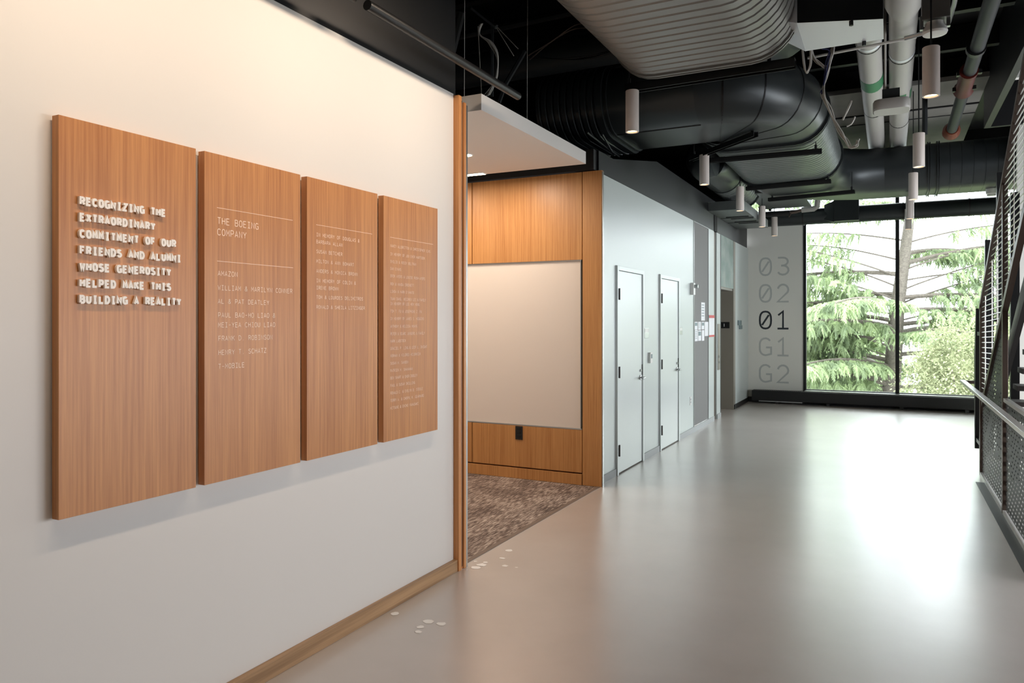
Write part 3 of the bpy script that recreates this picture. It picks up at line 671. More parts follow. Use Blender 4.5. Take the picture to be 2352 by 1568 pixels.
# round duct in front of the window
dw = empty('window_duct', (0, 14.9, 3.56), 'long straight black round duct in front of the window top', 'duct')
MB().tube([(-2.5, 14.9, 3.555), (4.4, 14.9, 3.555)], .150, 28).build('pipe_section', M_ductb, dw, smooth=True)
for x in (-1.45, .2, 1.2): MB().tube([(x - .012, 14.9, 3.555), (x + .012, 14.9, 3.555)], .158, 28).build('clamp', M_blk, dw, smooth=True)
MB().box(-.915, 14.70, 3.42, -.50, 15.08, 3.83).build('damper_box', M_ductb, dw, bevel=.006)
MB().rings([[(x, 14.9 + r * cos(2*pi*k/4 + pi/4), 3.6 + r * sin(2*pi*k/4 + pi/4)) for k in range(4)] for x, r in ((-1.08, .19), (-.915, .27))]).build('transition', M_ductb, dw)
# supply box right of the big duct, reflected floor light painted on its underside
gb = empty('supply_box', (-.4, 6.1, 3.9), 'black supply box beside the large duct, floor reflection painted on its underside', 'duct')
MB().prism([(-.60, 5.72), (-.045, 5.92), (-.045, 6.345), (-.60, 6.345)], 3.756, 4.2, 'z').build('box_body', M_blk, gb, bevel=.004)
MB().add([(-.60, 5.72, 3.752), (-.045, 5.92, 3.752), (-.045, 6.345, 3.752), (-.60, 6.345, 3.752)], [(0, 1, 2, 3)]).build('underside', M_foil_sheen, gb)
MB().rings([[(x, y, z) for y, z in ((6.03 - h, 3.75 + e), (6.03 + h, 3.75 + e), (6.03 + h, 4.3), (6.03 - h, 4.3))] for x, h, e in ((-.83, .21, .11), (-.74, .23, .07), (-.60, .32, .0))]).build('tap', M_foil_sheen, gb, smooth=False)
for x, y in ((-.25, 5.86), (-.18, 6.33)): MB().tube([(x, y, 3.72), (x, y, 3.79)], .016, 6).build('latch', M_blk, gb)
db2 = empty('ceiling_sensor', (-.28, 5.60, 4.05), 'small boxy grey device on the black box near the top edge', 'sensor')
MB().prism([(-.42, 4.02), (-.18, 4.02), (-.18, 4.14), (-.38, 4.14), (-.42, 4.08)], 5.60, 5.70, 'y').build('body', M_conc, db2)
MB().tube([(-.30, 5.58, 4.09), (-.30, 5.602, 4.09)], .025, 14).build('dial', M_alu, db2)

# ================================================================ CHANNELS AND RODS UNDER THE DUCTS
def channel(lab, p, q, rods, w=.06, h=.055, zt=3.86):
    p = Vector(p); q = Vector(q); o = empty('steel_channel', tuple((p + q) / 2), lab, 'channel', 'black steel channels under the ducts')
    d = (q - p).normalized(); s = Vector((d.y, -d.x, 0)) * (w / 2); m = MB(); zz = Vector((0, 0, h))
    for a0, a1, z0, z1 in ((-1, 1, .0, .008),(-1, -.82, 0, 1), (.82, 1, 0, 1)):
        if z1 < .5: z0_, z1_ = h * .85, h
        else: z0_, z1_ = 0, h
        vs = []
        for e in (p, q):
            for a, z in ((a0, z0_), (a1, z0_), (a1, z1_), (a0, z1_)): vs.append(e + s * a + Vector((0, 0, z)))
        m.add(vs, [(0, 1, 2, 3), (7, 6, 5, 4), (0, 4, 5, 1), (1, 5, 6, 2), (2, 6, 7, 3), (3, 7, 4, 0)])
    m.build('channel_bar', M_blk, o)
    for t in rods:
        c = p + (q - p) * t
        r = MB().tube([(c.x, c.y, c.z + h * .5), (c.x, c.y, zt)], .006, 6).build('threaded_rod', M_blk, o)
        MB().tube([(c.x, c.y, c.z + h), (c.x, c.y, c.z + h + .05)], .016, 6).build('nut', M_blk, r)
channel('black steel channel nearest the camera, above the nearest door-side pendant', (-2.01, 6.10, 3.545), (-.65, 6.07, 3.545), (.02, .86), .075, .07)
channel('slanting black steel channel below the first bend of the main duct', (-2.14, 8.97, 3.53), (-1.25, 8.08, 3.53), (.05, .95))
channel('black steel channel behind the slanting one, with grey lower edge', (-1.98, 9.15, 3.525), (-.70, 9.22, 3.525), (.0, .95))
channel('black steel channel below the far end of the ribbed duct', (-1.90, 11.36, 3.53), (-.74, 11.28, 3.53), (.03, .97))
channel('far slanting black channel below the duct bend near the window', (-1.75, 12.55, 3.53), (-.48, 12.35, 3.53), (.05, .97))
ch = empty('strut_pair', (-3.0, 6.9, 3.5), 'pair of thin grey strut rails under the spiral end of the main duct', 'channel')
for k in range(2):
    a = atZ(1348 + 35 * k, 304 + 4 * k, 3.52); b = atZ(1422 + 13 * k - 26 * k, 360 - 6 * k, 3.52)
    MB().tube([a, b], .012, 6).build('rail', M_gpipe, ch)

# ================================================================ PIPES
def pipe(name, lab, pts, r, m, bands=(), cat='pipe', rings=()):
    o = empty(name, tuple(pts[0]), lab, cat)
    MB().tube(pts, r, 22).build('pipe_run', m, o, smooth=True)
    return o
ZP = 4.43
p1 = pipe('insulated_pipe', 'white insulated pipe with a green label, on the left of the pair', [(-.195, 7.26, ZP), (-.20, 15.3, ZP)], .122, M_pipe)
p2 = pipe('insulated_pipe', 'white insulated pipe with a green label, on the right of the pair', [(.108, -1, ZP), (.108, 15.3, ZP)], .122, M_pipe)
def ringy(par, x, y, w, r, m, name='jacket_band'): MB().tube([(x, y - w / 2, ZP), (x, y + w / 2, ZP)], r, 24).build(name, m, par, smooth=True)
for y in (8.36, 11.0): ringy(p1, -.195, y, .02, .126, M_blk)
for y in (8.85, 11.75): ringy(p2, .108, y, .02, .126, M_blk)
ringy(p1, -.195, 8.28, .06, .1245, M_foil_sheen); ringy(p2, .108, 8.77, .06, .1245, M_foil_sheen)
ringy(p1, -.195, 9.62, .37, .1240, M_band, 'label_band')
m = MB(); nn = 8
for (a0, a1) in ((-150, -60), (-35, 0)):
    vs = []
    for k in range(nn + 1):
        a = radians(a0 + (a1 - a0) * k / nn)
        for y in (10.08, 10.48): vs.append((.108 + .1240 * cos(a), y, ZP + .1240 * sin(a)))
    m.add(vs, [(2*k, 2*k+2, 2*k+3, 2*k+1) for k in range(nn)])
m.build('label_band', M_band, p2, smooth=True)
MB().tube([(-.195, 7.34, ZP), (-.195, 7.22, ZP), (-.195, 7.08, ZP + .06), (-.195, 6.98, ZP + .18), (-.195, 6.95, ZP + .32), (-.195, 6.95, HC - .005)], .142, 22).build('elbow', M_pipe, p1, smooth=True)
MB().tube([(.108, 6.3, ZP), (.108, 6.55, ZP), (.108, 6.75, ZP), (.108, 7.0, ZP), (.108, 7.05, ZP), (.108, 7.4, ZP), (.108, 7.6, ZP)], .12, 24, radii=[.127, .155, .158, .14, .158, .158, .125]).build('valve_jacket', M_pipe, p2, smooth=True)
p3 = pipe('sprinkler_main', 'dark grey steel main pipe with red couplings near the stair', [(.705, 3.0, 4.12), (.715, 8.9, 4.12), (.72, 11.6, 4.12)], .062, M_gpipe)
MB().tube([(.705, 8.75, 4.12), (.706, 8.83, 4.12), (.706, 8.9, 4.12), (.707, 9.02, 4.12), (.708, 9.35, 4.12), (.708, 9.45, 4.12)], .08, 18, radii=[.085, .085, .074, .078, .078, .10]).build('coupling', M_red, p3, smooth=True)
for y in (8.80, 9.38): MB().box(.60, y - .03, 4.09, .82, y + .03, 4.13).build('bolt_lug', M_blk, p3)
MB().tube([(.72, 11.3, 4.12), (.72, 11.38, 4.12), (.72, 11.5, 4.12)], .09, 16, radii=[.075, .105, .105]).build('coupling', M_orange, p3, smooth=True)
MB().tube([(.705, 8.02, 4.12), (.705, 8.10, 4.12)], .082, 18).build('clamp_ring', M_blk, p3, smooth=True)
def cond(lab, pts, r=.014, m=M_alu, cat='conduit', name='conduit'):
    o = MB().tube(pts, r, 8).build(name, m, smooth=True); tag(o, lab, cat, 'thin conduits and rods'); return o
cond('left one of two grey conduits running down to the junction box', [(.245, 5.2, 4.3), (.245, 5.85, 4.25), (.245, 6.28, 4.2)], .017, M_gpipe)
cond('right one of two grey conduits running down to the junction box', [(.30, 5.2, 4.3), (.30, 5.85, 4.25), (.30, 6.28, 4.2)], .017)
cond('bent grey conduit between junction box and steel main', [(.47, 5.5, 4.24), (.475, 7.2, 4.24), (.46, 7.6, 4.24), (.40, 7.75, 4.24), (.12, 7.85, 4.24)], .020, M_alu)
cond('thin pale conduit crossing behind the white pipes', [(-.75, 8.12, 4.28), (.22, 7.98, 4.28)], .014, M_cable)
cond('second thin rail crossing behind the white pipes', [(-.75, 8.55, 4.62), (.12, 8.45, 4.62)], .012, M_gpipe)
cond('slim vertical steel rod above the second stair-side pendant', [(.38, 10.5, 3.9), (.38, 10.5, HC)], .03, M_gpipe)
# junction box with round detector
jb = empty('smoke_detector', (.29, 6.25, 3.8), 'galvanised junction box with a round white detector above the nearest stair-side pendant', 'detector')
MB().box(.205, 6.20, 3.80, .385, 6.36, 3.98).build('junction_box', M_jbox, jb, bevel=.004)
c = (.29, 6.26)
MB().rings([[(c[0] + r * cos(2*pi*k/24), c[1] + r * sin(2*pi*k/24), z) for k in range(24)] for r, z in ((.05, 3.79), (.062, 3.785), (.066, 3.755), (.078, 3.74), (.085, 3.715), (.078, 3.70), (.03, 3.695), (.001, 3.694))], cap=False).build('detector_head', M_white, jb, smooth=True)
for sx in (-.085, .085): MB().box(c[0] + sx - .012, c[1] - .03, 3.74, c[0] + sx + .012, c[1] + .01, 3.84).build('bracket', M_alu, jb)
# access point
ap = empty('access_point', (.0, 8.1, 3.7), 'rounded grey-white box hanging below the pair of insulated pipes', 'sensor')
pp = []
for cx, cy, a0 in ((.075, .075, 0), (-.075, .075, 90), (-.075, -.075, 180), (.075, -.075, 270)):
    for k in range(6): a = radians(a0 + 90 * k / 5); pp.append((cx * 1.15 + .075 * cos(a), cy * .9 + .075 * sin(a)))
MB().rings([[(.01 + x * s_, 8.05 + y * s_, z) for x, y in pp] for s_, z in ((.94, 3.62), (1, 3.635), (1, 3.70), (.93, 3.72))]).build('shell', M_pipe, ap, smooth=True)
MB().box(-.07, 7.96, 3.72, .08, 8.13, 3.82).build('mounting_box', M_gpipe, ap); MB().tube([(-.044, 8.05, 3.8), (-.044, 8.05, HC)], .012, 6).build('drop_rod', M_cable, ap)
# cable bundles
def bundle(lab, pts, n, r, m, spread=.02, name='cable_bundle'):
    o = empty(name, tuple(pts[0]), lab, 'cable', 'pale cable bundles')
    rnd = random.Random(hash(lab) % 1000 if False else len(lab))
    P0 = [Vector(p) for p in pts]; dense = []
    for i in range(len(P0) - 1):
        a = P0[max(i - 1, 0)]; b = P0[i]; c2 = P0[i + 1]; d = P0[min(i + 2, len(P0) - 1)]
        for k in range(5):
            t = k / 5; dense.append(.5 * ((2 * b) + (-a + c2) * t + (2 * a - 5 * b + 4 * c2 - d) * t * t + (-a + 3 * b - 3 * c2 + d) * t ** 3))
    dense.append(P0[-1])
    for _ in range(n):
        off = Vector((rnd.uniform(-1, 1), rnd.uniform(-1, 1), rnd.uniform(-1, 1))) * spread; ph = rnd.uniform(0, 6)
        MB().tube([p + off * (.6 + .6 * sin(ph + j * .5)) for j, p in enumerate(dense)], r, 5).build('cable', m, o, smooth=True)
    return o
YQ = 8.0
q = lambda u, v, y=YQ: atY(u, v, y)
bundle('pale cables hanging in a loop below the bright box', [q(1842, 108, 7.2), q(1845, 140, 7.2), q(1852, 165, 7.2), q(1860, 150, 7.2), q(1862, 112, 7.2)], 5, .006, M_cable, .01)
bundle('pale cables swagging to the upper tie of the main bundle', [q(1862, 112), q(1872, 135), q(1888, 152), q(1900, 153)], 6, .006, M_cable, .016)
bundle('main pale cable bundle falling beside the ribbed duct', [q(1912, 105), q(1902, 150), q(1893, 190), q(1888, 215), q(1905, 255), q(1922, 290), q(1938, 318), q(1952, 338), q(1964, 334), q(1968, 322)], 8, .006, M_cable, .022)
bundle('dark blue cables tied into the pale bundle', [q(1888, 112), q(1906, 118), q(1901, 150), q(1892, 190), q(1888, 215)], 4, .006, M_cableb, .018)
bundle('short pale whip with connector above the bundle tail', [q(1935, 276), q(1944, 258), q(1952, 240), q(1955, 232)], 2, .010, M_cable, .003)
bundle('second short pale whip right of the bundle tail', [q(1945, 290), q(1955, 285), q(1961, 275), q(1964, 268)], 2, .008, M_cable, .003)
# ================================================================ DARK STRUCTURE OF THE CEILING
def beam(n, x0, y0, z0, x1, y1, z1, m=M_bulk): return box(x0, y0, z0, x1, y1, z1).build('ceiling_beam_%d' % n, m, kind=S)
for k, y in enumerate((3.9, 5.1, 6.3, 7.5, 8.7, 9.9, 11.1)):
    beam(k + 1, -6.2, y, 4.72, 4.5, y + .09, 4.99); 
for k, y in enumerate((4.6, 5.45, 6.0, 6.85)):
    mm = MB().tube([(-6.2, y, 4.62), (-2.1, y - .1, 4.62)], .03, 8); o = mm.build('branch_pipe', M_gpipe, smooth=True)
    tag(o, ['thin dark pipe crossing the ceiling, first behind the donor wall', 'thin dark pipe crossing the ceiling, second behind the donor wall', 'thin dark pipe over the cloud middle', 'thin dark pipe farthest back above the cloud'][k], 'pipe', 'dark pipes above the ceiling cloud')
o = MB().tube([(-6.0, 7.1, 4.35), (-1.9, 7.1, 4.35)], .17, 20).build('insulated_main', M_gpipe, smooth=True); tag(o, 'thick dark grey pipe behind the cables above the ceiling cloud', 'pipe')
o = MB().tube([(-3.7, 6.2, 4.6), (-4.5, 6.72, 3.2)], .045, 8).build('brace_pipe', M_gpipe, smooth=True); tag(o, 'slanting dark brace above the ceiling cloud', 'brace')
bundle('pale cable loop hanging above the near corner of the cloud', [q(1105, 55, 5.2), q(1102, 80, 5.2), q(1125, 98, 5.2), q(1143, 130, 5.2), q(1140, 175, 5.2), q(1120, 220, 5.2)], 4, .005, M_cable, .012)
bundle('dark tan cables swagging across below the thick pipe', [q(1210, 130, 6.7), q(1260, 136, 6.7), q(1340, 135, 6.7), q(1420, 115, 6.7)], 5, .005, M_gpipe, .02)
bundle('thin cable sagging over the joists to the big duct', [q(1215, 130, 6.0), q(1260, 100, 6.0), q(1320, 60, 6.0), q(1362, 60, 6.0)], 2, .006, M_brown, .02)
cs = empty('cable_support', tuple(q(1130, 60, 5.6)), 'dark hanging strut frame with thin wires above the near corner of the cloud', 'bracket')
MB().tube([q(1131, 45, 5.6), q(1130, 222, 5.6)], .014, 6).build('drop_strut', M_gpipe, cs)
MB().tube([q(1085, 18, 5.6), q(1140, 62, 5.6)], .022, 6).build('arm', M_gpipe, cs)
for a, b in (((1138, 60), (1180, 128)), ((1140, 60), (1190, 112)), ((1098, 60), (1106, 216)), ((1135, 190), (1112, 218))): MB().tube([q(*a, 5.62), q(*b, 5.62)], .004, 5).build('wire', M_cable, cs)
br = MB().tube([q(1205, 118, 6.3), q(1160, 195, 6.1), q(1145, 236, 6.0)], .022, 6).build('brace_bar', M_gpipe); tag(br, 'dark diagonal bar right of the hanging strut frame', 'brace')
tr_ = MB().tube([(-2.30, 2.95, 3.16), (-2.30, 4.62, 3.16)], .026, 12).build('track_rail', M_blk, smooth=True); tag(tr_, 'black rail running along the top of the white wall', 'rail')
tr2 = MB().tube([(-2.30, 0.5, 3.16), (-2.30, 2.85, 3.16)], .026, 12).build('track_rail', M_blk, smooth=True); tag(tr2, 'nearer black rail cut off by the top of the frame', 'rail')
box(-1.04, 10.83, 4.62, 1.09, YE, 4.68).build('ceiling_soffit', M_conc, kind=S)
box(-1.04, 12.03, 4.60, 1.09, 12.06, 4.622).build('trim_soffit_gap', M_dark, kind=S)
box(-1.04, 12.6, 4.61, 1.09, 12.615, 4.622).build('trim_soffit_joint', M_dark, kind=S)
box(-.95, 7.5, 4.72, 1.09, 7.56, 4.9).build('ceiling_purlin', M_gpipe, kind=S)
# copper-armed valve by the clerestory
vl = empty('valve_pipe', (-1.6, 14.56, 3.6), 'dark pipe with bronze valve and white elbow near the window top', 'pipe')
MB().tube([(-2.4, 14.56, 3.60), (-1.65, 14.56, 3.60)], .05, 12).build('pipe_run', M_blk, vl, smooth=True)
MB().tube([(-1.65, 14.56, 3.60), (-1.55, 14.56, 3.61), (-1.45, 14.56, 3.64)], .028, 10).build('valve_body', M_brown, vl, smooth=True)
MB().tube([(-1.62, 14.56, 3.62), (-1.66, 14.50, 3.52)], .012, 6).build('valve_lever', M_brown, vl)
MB().tube([(-1.45, 14.56, 3.64), (-1.24, 14.56, 3.65), (-1.19, 14.56, 3.68), (-1.17, 14.56, 3.85)], .05, 14).build('elbow', M_pipe, vl, smooth=True)
sp = empty('sprinkler_sensor', (1.45, 14.2, 3.55), 'small white dome sensor below the duct by the stair', 'sensor')
MB().rings([[(1.36 + r * cos(2*pi*k/16), 13.3 + r * sin(2*pi*k/16), z) for k in range(16)] for r, z in ((.04, 3.605), (.075, 3.60), (.075, 3.53), (.06, 3.52), (.06, 3.495), (.001, 3.49))]).build('dome', M_white, sp, smooth=True)
# ================================================================ STAIR AND GUARD
XG = .85
def zl(y): return .97 + .60 * (8.6 - y)      # stair line on the guard plane
def zu(y): return 1.75 + .592 * (9.06 - y)   # top of the guard
fl = box(.757, 5.2, .0005, .835, 8.70, .004).build('trim_floor_plate', M_plate, kind=S)
gd = empty('stair_guard', (XG, 7.4, 0), 'brown steel stair guard with perforated screen and bright rods', 'guard')
for y, zt in ((9.13, 1.76), (7.385, 2.74), (5.55, 3.80)):
    MB().box(XG - .02, y - .03, .0, XG + .02, y + .03, zt).build('post', M_brown, gd, bevel=.003)
MB().prism([(9.15, 1.72), (9.15, 1.77), (5.5, zu(5.5) + .03), (5.5, zu(5.5) - .02)], XG - .025, XG + .025).build('top_rail', M_brown, gd)
MB().prism([(8.95, zl(8.95) - .03), (8.95, zl(8.95) + .03), (5.5, zl(5.5) + .05), (5.5, zl(5.5) - .03)], XG - .022, XG + .022).build('stringer_rail', M_brown, gd)
for a, b in ((9.10, 7.42), (7.35, 5.58)): MB().box(XG - .02, b, .0, XG + .02, a, .035).build('bottom_rail', M_hrail, gd)
MB().box(XG - .015, 5.58, .935, XG + .02, 7.35, .965).build('screen_rail', M_hrail, gd)
# rods
m = MB(); z = .55
while z < 3.9:
    # each rod runs between the stringer line and the top rail, clipped in y
    ya = min(9.08, 9.06 - (z - 1.75) / .592); yb = max(5.58, 8.6 - (z - .97) / .60)
    if ya - yb > .08: m.tube([(XG - .004, ya, z - .02 * 0), (XG - .004, yb, z + .025 * (ya - yb))], .0045, 5, cap=False)
    z += .052
m.build('rod_infill', M_rod, gd, kind='stuff')
for y in (8.85, 8.3, 7.9, 6.9, 6.4, 5.95): MB().tube([(XG + .004, y, zl(y)), (XG + .004, y, zu(y) - .02)], .005, 6).build('tie_rod', M_rod, gd)
# perforated screen: staggered slots
def screen(y0, y1, topf, nm):
    m = MB(); py, pz = .115, .040; j = 0; x = XG
    z = .04
    while z < 2.0:
        i = 0; y = y0 + (py / 2 if j % 2 else 0) - py
        while y < y1:
            # cell y..y+py, z..z+pz with a hexagonal hole
            cy, cz = y + py / 2, z + pz / 2
            if cy > y0 + .02 and cy < y1 - .02 and cz < topf(cy) - .02:
                hy, hz = py * .17, pz * .21
                o = [(y, z), (cy, z), (y + py, z), (y + py, z + pz), (cy, z + pz), (y, z + pz)]
                h = [(cy - hy, cz - hz * .5), (cy, cz - hz), (cy + hy, cz - hz * .5), (cy + hy, cz + hz * .5), (cy, cz + hz), (cy - hy, cz + hz * .5)]
                o = [(min(max(a, y0), y1), b) for a, b in o]
                m.add([(x, a, b) for a, b in o] + [(x, a, b) for a, b in h], [(k, (k + 1) % 6, 6 + (k + 1) % 6, 6 + k) for k in range(6)])
            y += py
        z += pz; j += 1
    m.build(nm, M_strap, gd, kind='stuff')
screen(7.41, 9.10, zl, 'perforated_screen'); screen(5.58, 7.36, lambda y: .97, 'perforated_screen')
# bright handrail on brackets
hr = empty('handrail', (.73, 7.5, .93), 'flat brushed steel handrail along the stair guard', 'rail')
MB().box(.695, 5.2, .918, .745, 9.72, .948).build('rail_bar', M_hrail, hr, bevel=.004)
MB().box(.745, 9.66, .91, .90, 9.70, .945).build('return_bar', M_brown, hr)
for y in (9.0, 7.6, 6.3): MB().tube([(.73, y, .92), (.74, y, .88), (.83, y, .86)], .010, 6).build('bracket', M_blk, hr)
ln = MB().prism([(9.55, .22), (9.50, .22), (9.44, 1.22), (9.38, 1.72), (9.43, 1.74), (9.60, 1.18)], .82, .86).box(.83, 9.14, .30, .85, 9.50, .34).box(.83, 9.14, 1.45, .85, 9.43, 1.49).build('leaning_plate', M_blk)
tag(ln, 'bent black steel plate leaning at the end of the stair guard', 'plate')
# stair flight behind the guard
sf = empty('staircase', (1.7, 7, 0), 'open-riser stair with dark treads behind the steel guard', 'staircase')
for k in range(22):
    y = 9.75 - k * .285; z = .17 * (k + 1)
    if z > 4.6: break
    MB().box(1.02, y - .30, z - .045, 2.30, y, z).build('tread', M_tread, sf)
MB().prism([(9.95, -.0), (9.95, .12), (3.6, 3.95), (3.6, 3.70)], .92, .96).build('stringer', M_blk, sf)
MB().prism([(9.95, -.0), (9.95, .12), (3.6, 3.95), (3.6, 3.70)], 2.34, 2.38).build('stringer', M_blk, sf)
box(1.08, 8.95, 0, 1.155, 9.03, 2.9).build('trim_post', M_blk, kind=S)
box(1.62, 7.6, 0, 1.66, 12.5, HC).build('wall_stair_side', M_grey, kind=S) if False else None
box(1.055, 10.97, 0, 1.147, 11.05, 2.62).build('trim_post_far', M_blk, kind=S)
box(1.18, 10.97, 0, 1.262, 11.05, 3.45).build('trim_post_far_b', M_blk, kind=S)
box(1.147, 10.99, 1.60, 1.18, 11.03, 1.64).build('trim_post_link', M_blk, kind=S)
ih = empty('inner_handrail', (1.3, 6, 1.0), 'short steel handrail of the stair behind the black post', 'rail')
MB().tube([(1.25, 8.6, 1.05), (1.25, 5.2, 1.05)], .02, 10).build('rail_bar', M_alu, ih, smooth=True)
# bulkhead edge of the stair opening with lit slots
box(1.09, 1.5, 4.12, 1.16, 11.47, HC).build('wall_stair_bulkhead', M_bulk, kind=S)
box(1.16, 11.40, 4.12, 4.5, 11.47, HC).build('wall_stair_bulkhead_end', M_bulk, kind=S)
for k, y in enumerate((8.7, 9.7, 10.8)):
    o = box(1.25, y, 4.55, 2.1, y + .10, 4.66).build('stair_ceiling_slat', M_grey); tag(o, ['nearest', 'middle', 'farthest'][k] + ' pale slat above the stair opening', 'slat', 'pale slats above the stair opening')

# ================================================================ PAINT CHIPS ON THE FLOOR
rnd = random.Random(3)
for k, (u, v, s_) in enumerate([(1107, 1297, .028), (1094, 1303, .026), (1115, 1291, .014), (1092, 1289, .010), (1154, 1282, .018), (1169, 1264, .022), (1160, 1299, .018), (1186, 1303, .010), (984, 1427, .026), (1014, 1433, .022), (966, 1440, .016), (962, 1451, .016), (907, 1409, .020)]):
    c = atZ(u, v, 0); n = 9; s_ *= 1.25
    o = MB().add([(c.x + s_ * rnd.uniform(.7, 1.2) * cos(2*pi*j/n), c.y + s_ * rnd.uniform(.6, 1.1) * sin(2*pi*j/n), .0012) for j in range(n)], [tuple(range(n))]).build('paint_patch', M_speck, FLOOR)

# ================================================================ OUTSIDE: CEDAR, SHRUB, GROUND
M_ground = mat('lawn_green', (112, 116, 100), .9, var=.4, vscale=3)
box(-60, 16.5, -6.2, 60, 90, -6).build('ground_outside', M_ground, kind=S)
def mesh_np(name, V, F, m, parent):
    me = bpy.data.meshes.new(name); me.from_pydata(V, [], F); me.update(); o = bpy.data.objects.new(name, me); COL.objects.link(o); me.materials.append(m)
    o.parent = parent; o.matrix_parent_inverse = Matrix.Translation(-parent.location); return o
rnd = random.Random(11)
ct = empty('cedar_tree', (.3, 25, -6), 'large cedar with drooping pale green boughs outside the window', 'tree')
MB().tube([(-.1, 25, -6), (.05, 25, 0), (.18, 25, 2.0), (.48, 25, 4.4), (.7, 25, 8), (.8, 25, 12)], .3, 12, radii=[.4, .24, .20, .14, .09, .03]).build('trunk', M_bark, ct, smooth=True)
def trunk_at(z): return Vector((.05 + max(0, z) * .08, 25, z))
FV, FF = [], []
def spray(p, d, L, w):
    """drooping feather: a bent rib with narrow blades on both sides"""
    n = 6; side = d.cross(Vector((0, 0, 1))); side = side.normalized() if side.length > .01 else Vector((1, 0, 0))
    pos = p.copy(); dr = d.copy()
    for k in range(n):
        nx = pos + dr * (L / n)
        for sg in (-1, 1):
            for q_ in (0, .5):
                b = pos.lerp(nx, q_); tip = b + side * sg * w * rnd.uniform(.5, 1.1) * (1 - k / (n + 2)) + dr * L * .12 + Vector((0, 0, -w * rnd.uniform(.2, .9)))
                i = len(FV); FV.extend([tuple(b), tuple(b + dr * L * .13), tuple(tip)]); FF.append((i, i + 1, i + 2))
        pos = nx; dr = (dr + Vector((rnd.uniform(-.08, .08), rnd.uniform(-.08, .08), -.20))).normalized()
def bough(z, az, L, rise=.18, thick=.07, reps=3):
    p = trunk_at(z); d = Vector((cos(az), sin(az), rise)); pts = [p]; N = 12
    for k in range(N):
        d = (d + Vector((rnd.uniform(-.06, .06), rnd.uniform(-.06, .06), -.035))).normalized(); p = p + d * L / N; pts.append(p.copy())
    MB().tube(pts, .05, 6, radii=[thick * (1 - .85 * k / N) + .008 for k in range(N + 1)]).build('branch', M_bark, ct, smooth=True)
    for k in range(2 if reps > 1 else 3, N + 1):
        c = pts[k]; t = (pts[k] - pts[k - 1]).normalized(); sd = t.cross(Vector((0, 0, 1))).normalized()
        for sgn in (-1, 1):
            LL = rnd.uniform(.6, 1.5) * (1.15 - .6 * k / N)
            dd = (t * .6 + sd * sgn).normalized(); e = c
            M_ = 7
            for j in range(M_):
                e2 = e + dd * LL / M_; dd = (dd + Vector((0, 0, -.05))).normalized()
                for _ in range(reps if rnd.random() < .9 else 1):
                    dv = Vector((rnd.uniform(-.7, .7), rnd.uniform(-.7, .7), rnd.uniform(-1.0, .05))) + dd * .6
                    spray(e2 + Vector((rnd.uniform(-.06, .06), rnd.uniform(-.06, .06), 0)), dv.normalized(), rnd.uniform(.26, .5), rnd.uniform(.06, .12))
                e = e2
for z, az, L in ([(-1.2, 190, 5), (-.6, 170, 5.5), (-.2, 200, 5), (.4, 185, 5.5), (1.0, 175, 5.5), (1.6, 195, 5), (2.1, 182, 5.5), (3.0, 178, 5.5), (6.0, 180, 4.5), (6.8, 194, 4.5), (7.5, 176, 4.2),
                  (-.4, 10, 5), (.6, -10, 5), (1.5, 5, 5), (2.3, -12, 5.5), (3.3, 4, 5.5), (5.9, 4, 4.8), (6.7, -8, 4.6), (7.4, 10, 4.2),
                  (-2, 250, 4), (-1, 290, 4), (.2, 235, 4), (1.1, 300, 4), (2.0, 250, 4), (4.6, 240, 3), (-.3, 215, 4.5), (1.4, 220, 4.5), (1.9, 335, 4.2),
                  (0, 120, 4), (1.2, 60, 4), (2.4, 140, 4), (3.6, 40, 4), (6.2, 240, 3.4), (7.0, 300, 3.2), (7.8, 220, 3), (8.6, 0, 2.6), (8.8, 180, 2.6), (10, 90, 2)]):
    bough(z, radians(az + rnd.uniform(-6, 6)), L, rise=rnd.uniform(.10, .34))
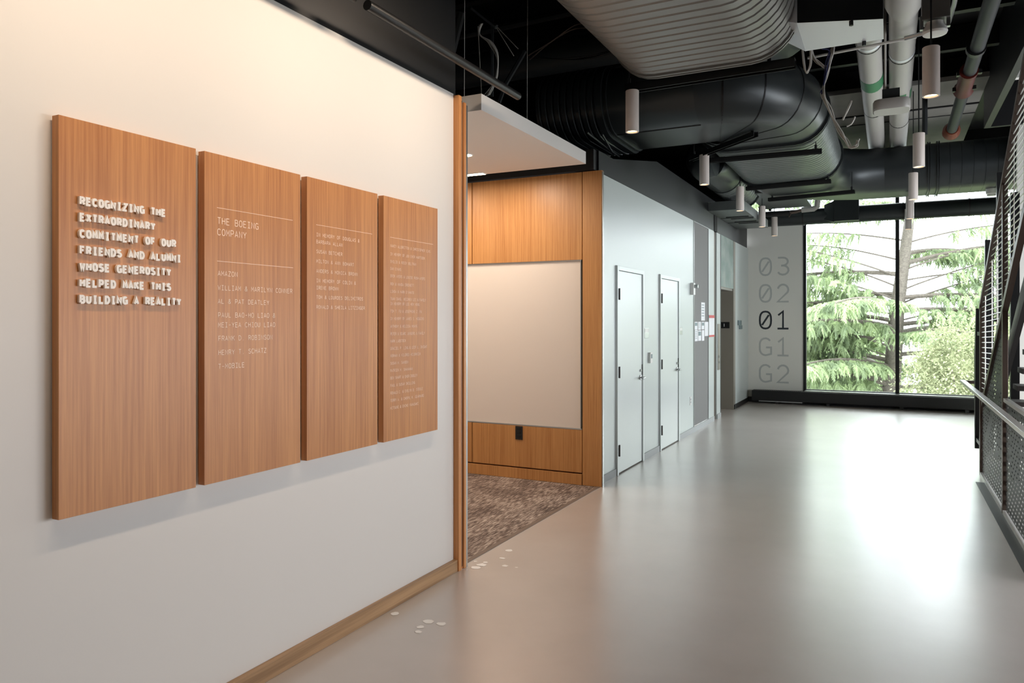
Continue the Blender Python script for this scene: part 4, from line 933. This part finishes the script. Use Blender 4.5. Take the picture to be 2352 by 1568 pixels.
for z, az, L in [(2.3, 172, 5), (2.6, 186, 5.4), (2.9, 196, 5), (3.4, 175, 5), (4.0, 190, 5), (4.9, 180, 5), (2.5, -4, 5), (2.8, 12, 5), (3.1, -10, 5.2), (3.9, 6, 5), (4.8, 0, 5), (.8, 200, 5), (0, 178, 5), (-.9, 188, 5), (1.3, 168, 5), (.5, 192, 5), (-.5, 200, 5), (-.3, 172, 5.2), (1.8, 186, 5.2), (2.2, 198, 5), (1.6, -6, 5), (2.1, 8, 5)]:
    bough(z, radians(az + rnd.uniform(-5, 5)), L, rise=rnd.uniform(.2, .5), thick=.022, reps=1 if z > 2.4 else 2)
mesh_np('foliage', FV, FF, M_cedar, ct)['kind'] = 'stuff'
def leafy(name, loc, rx, rz, n, size, m, lab, branches=9):
    o = empty(name, loc, lab, 'bush' if rz < 3 else 'tree'); c = Vector(loc); V = []; F = []
    for b in range(branches):
        a = 2 * pi * b / branches + rnd.uniform(-.2, .2); p = [c + Vector((0, 0, -rz * 1.0)), c + Vector((cos(a) * rx * .3, sin(a) * rx * .3, -.3 * rz)), c + Vector((cos(a) * rx * .7, sin(a) * rx * .7, rz * rnd.uniform(.2, .8)))]
        MB().tube(p, .02, 5, radii=[.05, .03, .008]).build('branch', M_bark, o)
    cl_ = [(rnd.uniform(-1, 1), rnd.uniform(-1, 1), rnd.uniform(-1, 1)) for _ in range(n // 40)]
    cl_ = [q_ for q_ in cl_ if sum(t * t for t in q_) < 1]
    for q_ in cl_:
        cc = c + Vector((q_[0] * rx, q_[1] * rx, q_[2] * rz))
        for _ in range(60):
            p = cc + Vector([rnd.gauss(0, .16) for _ in range(3)]); d = Vector([rnd.uniform(-1, 1) for _ in range(3)]).normalized(); s_ = d.cross(Vector((.3, .2, 1))).normalized() * size * .32
            i = len(V); V += [tuple(p), tuple(p + d * size * .5 + s_), tuple(p + d * size), tuple(p + d * size * .5 - s_)]; F.append((i, i + 1, i + 2, i + 3))
    mesh_np('leaves', V, F, m, o)['kind'] = 'stuff'
leafy('leafy_shrub', (1.75, 19.8, -.8), 1.6, 2.55, 60000, .075, M_shrub, 'dense small-leaved pale shrub low in the right half of the window')
leafy('young_tree', (3.6, 22.5, -.4), .9, 1.3, 9000, .11, M_bright, 'bright green young tree beyond the end of the handrail')
leafy('hedge_tree', (-4.2, 38, -1.5), 5.0, 4.2, 90000, .30, M_cedar, 'pale green tree far behind the cedar on the left')
leafy('hedge_tree', (6.8, 44, -1.5), 5.5, 4.4, 90000, .32, M_shrub, 'pale green tree far behind the cedar on the right')
